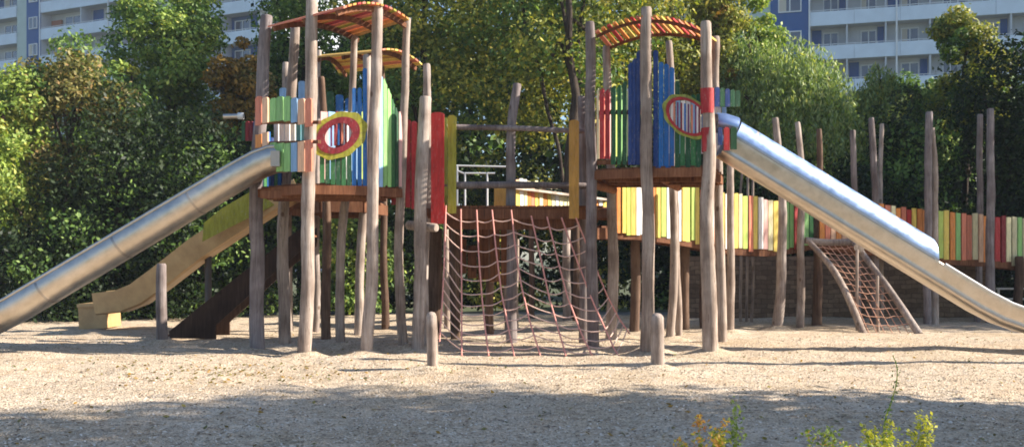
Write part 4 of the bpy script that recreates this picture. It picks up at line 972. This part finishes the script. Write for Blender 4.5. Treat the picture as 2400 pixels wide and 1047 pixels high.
# ================================================================== FOREGROUND WEEDS
def weed(px, ytop, Y, spread, mats, n, lab, ysp=None):
    n = int(n*3.6); spread *= 1.35
    zt = CH+(HY-ytop)/F*Y; x = (px-HX)/F*Y
    t = thing('weed', lab, 'weed', (x, Y, 0), 'weeds in the foreground')
    mb = MB(); cs = []; ns = []; nstem = max(2, int(spread*40))
    for s in range(nstem):
        a = random.uniform(0, 6.28); r = spread*random.uniform(0.15, 1); h = zt*random.uniform(0.6, 1) if s else zt
        if s == 0: r *= 0.25
        b = Vector((x+random.uniform(-.04, .04), Y+random.uniform(-.04, .04), 0)); e = Vector((x+math.cos(a)*r, Y+math.sin(a)*r*0.8, h))
        md = b.lerp(e, 0.5)+Vector((0, 0, 0.08*h)); pts = log_pts([b, md, e], 0.05, 0.006)
        mb.tube(pts, [0.0045*(1-0.7*j/len(pts)) for j in range(len(pts))], 'weed_green', 5)
        for k in range(n//nstem):
            f = random.uniform(0.3, 1); p = pts[min(len(pts)-1, int(f*len(pts)))]
            cs.append([p.x+random.gauss(0, .022), p.y+random.gauss(0, .022), p.z+random.gauss(0, .018)]); ns.append([random.gauss(0, 1), random.gauss(0, 1), random.uniform(0.2, 1.6)])
    mb.build('stem', t); cs = np.array(cs); ns = np.array(ns)
    hz = (cs[:, 2]/zt)
    mi = np.where(RNG.random(len(cs)) < hz**2*0.8, 0, RNG.integers(0, len(mats), len(cs)))
    leaf_mesh('leaves', cs, ns, 0.008+0.011*RNG.random(len(cs)), mi, mats, t, 0.5)
weed(1645, 985, 5.9, 0.10, ['weed_orange', 'weed_yellow', 'weed_green'], 330, 'orange-tipped weed at the bottom, leftmost of the foreground weeds')
weed(1700, 1018, 6.0, 0.13, ['weed_yellow', 'weed_green'], 380, 'low yellow-green weed beside the orange-tipped one')
weed(1727, 940, 6.1, 0.03, ['weed_green', 'weed_green'], 60, 'thin upright pale green weed above the low yellow-green one')
weed(1960, 1010, 5.9, 0.16, ['weed_green', 'weed_orange', 'weed_yellow'], 420, 'low mixed green and rust weed left of the tall stem')
weed(2075, 985, 6.0, 0.14, ['weed_yellow', 'weed_green'], 420, 'bushy green weed at the foot of the tall stem')
weed(2160, 975, 6.1, 0.07, ['weed_yellow', 'weed_yellow', 'weed_green'], 210, 'yellow-flowering weed right of the tall stem')
t = thing('weed', 'tall single weed stem with a curved bare tip', 'weed', (*plan(2075, 6.0), 0), 'weeds in the foreground')
mb = MB(); pts = log_pts([P(2066, 1180, 6.0), P(2072, 1000, 6.0), P(2086, 950, 6.0), P(2100, 900, 6.0), P(2102, 860, 6.0), P(2092, 832, 6.0)], 0.04, 0.002); pts[0].z = 0
mb.tube(pts, [0.0075*(1-0.7*j/len(pts)) for j in range(len(pts))], 'weed_green', 6); mb.build('stem', t)
cs = []
for p in pts[int(len(pts)*0.45):-2]:
    for _ in range(9): cs.append([p.x+random.gauss(0, .012), p.y+random.gauss(0, .012), p.z+random.gauss(0, .02)])
cs = np.array(cs); leaf_mesh('leaves', cs, rand_dirs(len(cs)), 0.006+0.008*RNG.random(len(cs)), np.zeros(len(cs)), ['leaf_green'], t, 0.4)
# grass at the near edge
n = 9000; xx = RNG.random(n)*9-3.2; yy = 5.2+RNG.random(n)**0.7*2.5; dens = np.array([noise.noise(Vector((a*1.1, b_*1.4, 9))) for a, b_ in zip(xx, yy)])
k = dens > (-0.05+(yy-6.2)*0.28); xx, yy = xx[k], yy[k]; n = len(xx)
h = 0.03+0.06*RNG.random(n); v = np.zeros((n, 3, 3)); a = RNG.random(n)*6.28
for q, (s, z) in enumerate(((-1, 0), (1, 0), (0, 1))):
    v[:, q, 0] = xx+np.cos(a)*0.004*s+z*RNG.normal(size=n)*0.03; v[:, q, 1] = yy+np.sin(a)*0.004*s+z*RNG.normal(size=n)*0.03; v[:, q, 2] = z*h
me = bpy.data.meshes.new('grass'); me.vertices.add(n*3); me.vertices.foreach_set('co', v.astype(np.float32).ravel()); me.loops.add(n*3); me.loops.foreach_set('vertex_index', np.arange(n*3, dtype=np.int32))
me.polygons.add(n); me.polygons.foreach_set('loop_start', np.arange(0, n*3, 3, dtype=np.int32)); me.materials.append(MATS['weed_green']); me.update(calc_edges=True); me.validate()
o = bpy.data.objects.new('grass', me); COL.objects.link(o); o['kind'] = 'stuff'; o['label'] = 'sparse short grass at the near edge of the sand'; o['category'] = 'grass'

# ================================================================== APARTMENT BLOCKS
def block(label, px_ref, y_band, Yref, vpx, bay, bays_r, bays_l, floors, floor_ref, seq, fh=2.8, colors=('facade_cream', 'facade_grey', 'facade_green')):
    """facade passes through column px_ref at distance Yref; runs along the direction whose vanishing column is vpx"""
    u = Vector((vpx-HX, F, 0)).normalized()      # towards the vanishing point (left, away)
    u = -u                                        # to the right, nearer
    nrm = Vector((-u.y, u.x, 0)); nrm = nrm if nrm.y < 0 else -nrm
    ref = P(px_ref, y_band, Yref); o0 = Vector((ref.x, ref.y, 0))
    z_ref = ref.z                                  # underside of the parapet at floor floor_ref
    zf = lambda k: z_ref+(k-floor_ref)*fh
    t = thing('apartment_block', label, 'building', (o0.x, o0.y, 0))
    ang = math.atan2(u.y, u.x)
    def bx(mb, s0, s1, d0, d1, z0, z1, mat):      # along, outward, up
        q = [o0+u*s0+nrm*d0, o0+u*s1+nrm*d0, o0+u*s1+nrm*d1, o0+u*s0+nrm*d1]
        mb.hexa([Vector((p.x, p.y, z0)) for p in q], [Vector((p.x, p.y, z1)) for p in q], mat)
    def s_of(px):
        k = (px-HX)/F
        return (k*o0.y-o0.x)/(u.x-k*u.y)
    seg = [(s_of(a), s_of(b_), ty) for a, b_, ty in seq]
    L0, L1 = seg[0][0], seg[-1][1]
    ztop = zf(floors)
    mb = MB(); bx(mb, L0, L1, -1.4, -12, 0, ztop, 'facade_grey'); mb.build('core', t)
    mb = MB(); bx(mb, L0-0.4, L1+0.4, -0.2, -12.4, ztop+0.004, ztop+0.5, 'roofing'); mb.build('roof', t)
    wall = MB()
    runs = []
    for b, (s0, s1, ty) in enumerate(seg):
        bay = s1-s0
        if ty == 'B':
            bx(wall, s0, s1, -1.397, 0.1, 0, ztop-0.01, 'facade_blue')
        elif ty == 'G': bx(wall, s0, s1, -1.397, 0.0, 0, ztop-0.01, 'facade_green')
        else:
            bx(wall, s0, s1, -1.397, -1.25, 0, ztop-0.01, 'facade_blue' if ty == 'L' else colors[0])
            bx(wall, s0-0.06, s0+0.06, -1.24, 0.05, 0, ztop-0.02, 'facade_grey')
            if runs and runs[-1][1] == s0: runs[-1][1] = s1
            else: runs.append([s0, s1])
        for k in range(max(0, floor_ref-4), min(floors, floor_ref+4)):
            z = zf(k)+0.25
            d = {'B': 0.1, 'G': 0.0}.get(ty, -1.25)
            if ty == 'G': continue
            rnd = random.random()
            def window(sa, sb, za, zb):
                mb = MB(); w = 0.09
                for (a0, a1, c0, c1) in ((sa, sb, za, za+w), (sa, sb, zb-w, zb), (sa, sa+w, za+w, zb-w), (sb-w, sb, za+w, zb-w), ((sa+sb)/2-w/2, (sa+sb)/2+w/2, za+w, zb-w)):
                    bx(mb, a0, a1, d+0.002, d+0.09, c0, c1, 'window_frame')
                f = mb.build('window', t)
                mb = MB(); bx(mb, sa+w, sb-w, d+0.004, d+0.04, za+w, zb-w, 'glass')
                if random.random() < 0.45:
                    e = sa+w+(sb-sa)*0.3; bx(mb, sa+w, e, d+0.041, d+0.046, za+w, zb-w, 'curtain')
                mb.build('pane', f)
            if ty == 'B': window(s0+bay*0.2, s1-bay*0.2, z+1.0, z+2.25)
            elif ty == 'L': window(s0+bay*0.12, s0+bay*0.55, z+0.9, z+2.2)
            else:
                window(s0+bay*0.36, s0+bay*0.78, z+0.75, z+2.2)
                if (b+k) % 3 == 0: bx(wall, s0+bay*0.06, s0+bay*0.32, -1.249, -1.22, z+0.1, z+2.45, 'facade_blue')
                if (b+k) % 3 == 1: bx(wall, s0+bay*0.8, s0+bay*0.97, -1.249, -1.22, z+0.1, z+2.45, 'facade_blue')
                if (b*7+k*3) % 11 == 0: bx(wall, s0+bay*0.05, s0+bay*0.3, -1.2, -1.0, z, z+1.9, 'terracotta')
    wall.build('wall', t)
    for (s0, s1) in runs:
        for k in range(max(0, floor_ref-5), floors):
            z = zf(k); mb = MB()
            bx(mb, s0+0.06, s1-0.06, -1.24, 0.0, z+0.02, z+0.2, 'facade_grey')
            n_ = max(1, int((s1-s0)/3.3))
            for i in range(n_): bx(mb, s0+(s1-s0)*i/n_+0.012, s0+(s1-s0)*(i+1)/n_-0.012, 0.004, 0.14, z, z+1.12, 'parapet')
            bal = mb.build('balcony', t)
            mb = MB(); bx(mb, s0+0.06, s1-0.06, 0.04, 0.09, z+1.22, z+1.27, 'window_frame')
            for i in range(n_*2+1): q = s0+0.1+(s1-s0-0.2)*i/(n_*2); bx(mb, q-0.02, q+0.02, 0.05, 0.08, z+1.1, z+1.22, 'window_frame')
            mb.build('railing', bal)
    # rain pipes
    for s in (runs[-1][0], runs[-1][0]+(runs[-1][1]-runs[-1][0])*0.32):
        mb = MB(); q = o0+u*s+nrm*0.22; mb.tube([Vector((q.x, q.y, 0)), Vector((q.x, q.y, ztop))], 0.07, 'window_frame', 8); mb.build('drainpipe', t)
block('long apartment block with white balconies and blue panels, upper left behind the trees', 94, 95, 107, -3600, 0, 0, 0, 12, 8, [(-350, -250, 'W'), (-250, -140, 'W'), (-140, -40, 'W'), (-40, 40, 'W'), (40, 64, 'G'), (64, 97, 'B'), (97, 190, 'W'), (190, 286, 'W'), (286, 390, 'W'), (390, 495, 'W'), (495, 520, 'W'), (520, 606, 'L'), (606, 648, 'W')])
block('nearer apartment block with long white balconies, upper right behind the trees', 1898, 63, 84, -6400, 0, 0, 0, 10, 7, [(1560, 1690, 'W'), (1690, 1806, 'G'), (1806, 1897, 'B'), (1897, 1985, 'W'), (1985, 2076, 'W'), (2076, 2180, 'W'), (2180, 2270, 'W'), (2270, 2370, 'W'), (2370, 2470, 'W'), (2470, 2570, 'W')], colors=('facade_cream',))

mb = MB(); mb.box((0, 75, 17.6), (220, 156, 37.8), 'haze'); mb.build('haze', kind='stuff', label='thin pale autumn haze in the air over the playground', category='haze')
# ================================================================== CAMERA, LIGHT, WORLD
cam = bpy.data.cameras.new('camera'); co = bpy.data.objects.new('camera', cam); COL.objects.link(co)
co.location = (0, 0, CH); co.rotation_euler = (math.radians(90), 0, 0)
cam.sensor_width = 36; cam.lens = 36*F/2400; cam.shift_y = (HY-523.5)/2400; cam.clip_end = 2000
sc.camera = co
EL, AZ = math.radians(32), math.radians(-1.5)       # sun elevation; bearing from +X towards +Y
sd = Vector((math.cos(EL)*math.cos(AZ), math.cos(EL)*math.sin(AZ), math.sin(EL)))
sun = bpy.data.lights.new('sun', 'SUN'); so = bpy.data.objects.new('sun', sun); COL.objects.link(so)
sun.energy = 5.0; sun.angle = math.radians(0.5); sun.color = (1.0, 0.92, 0.81)
so.rotation_euler = sd.to_track_quat('Z', 'Y').to_euler(); so.location = (20, -5, 20)
w = bpy.data.worlds.new('World'); sc.world = w; w.use_nodes = True; nt = w.node_tree
sk = nt.nodes.new('ShaderNodeTexSky'); sk.sky_type = 'NISHITA'; sk.sun_disc = False; sk.sun_elevation = EL
sk.sun_rotation = math.radians(90)-AZ               # rotation is clockwise from +Y
bg = nt.nodes['Background']; bg.inputs['Strength'].default_value = 0.09; sk.ozone_density = 3.2; sk.dust_density = 0.7
nt.links.new(sk.outputs[0], bg.inputs['Color'])
sc.view_settings.view_transform = 'Standard'; sc.view_settings.look = 'None'; sc.view_settings.gamma = 1; sc.view_settings.exposure = 1.25
sc.cycles.filter_width = 1.8
sc.cycles.max_bounces = 6; sc.cycles.transparent_max_bounces = 4
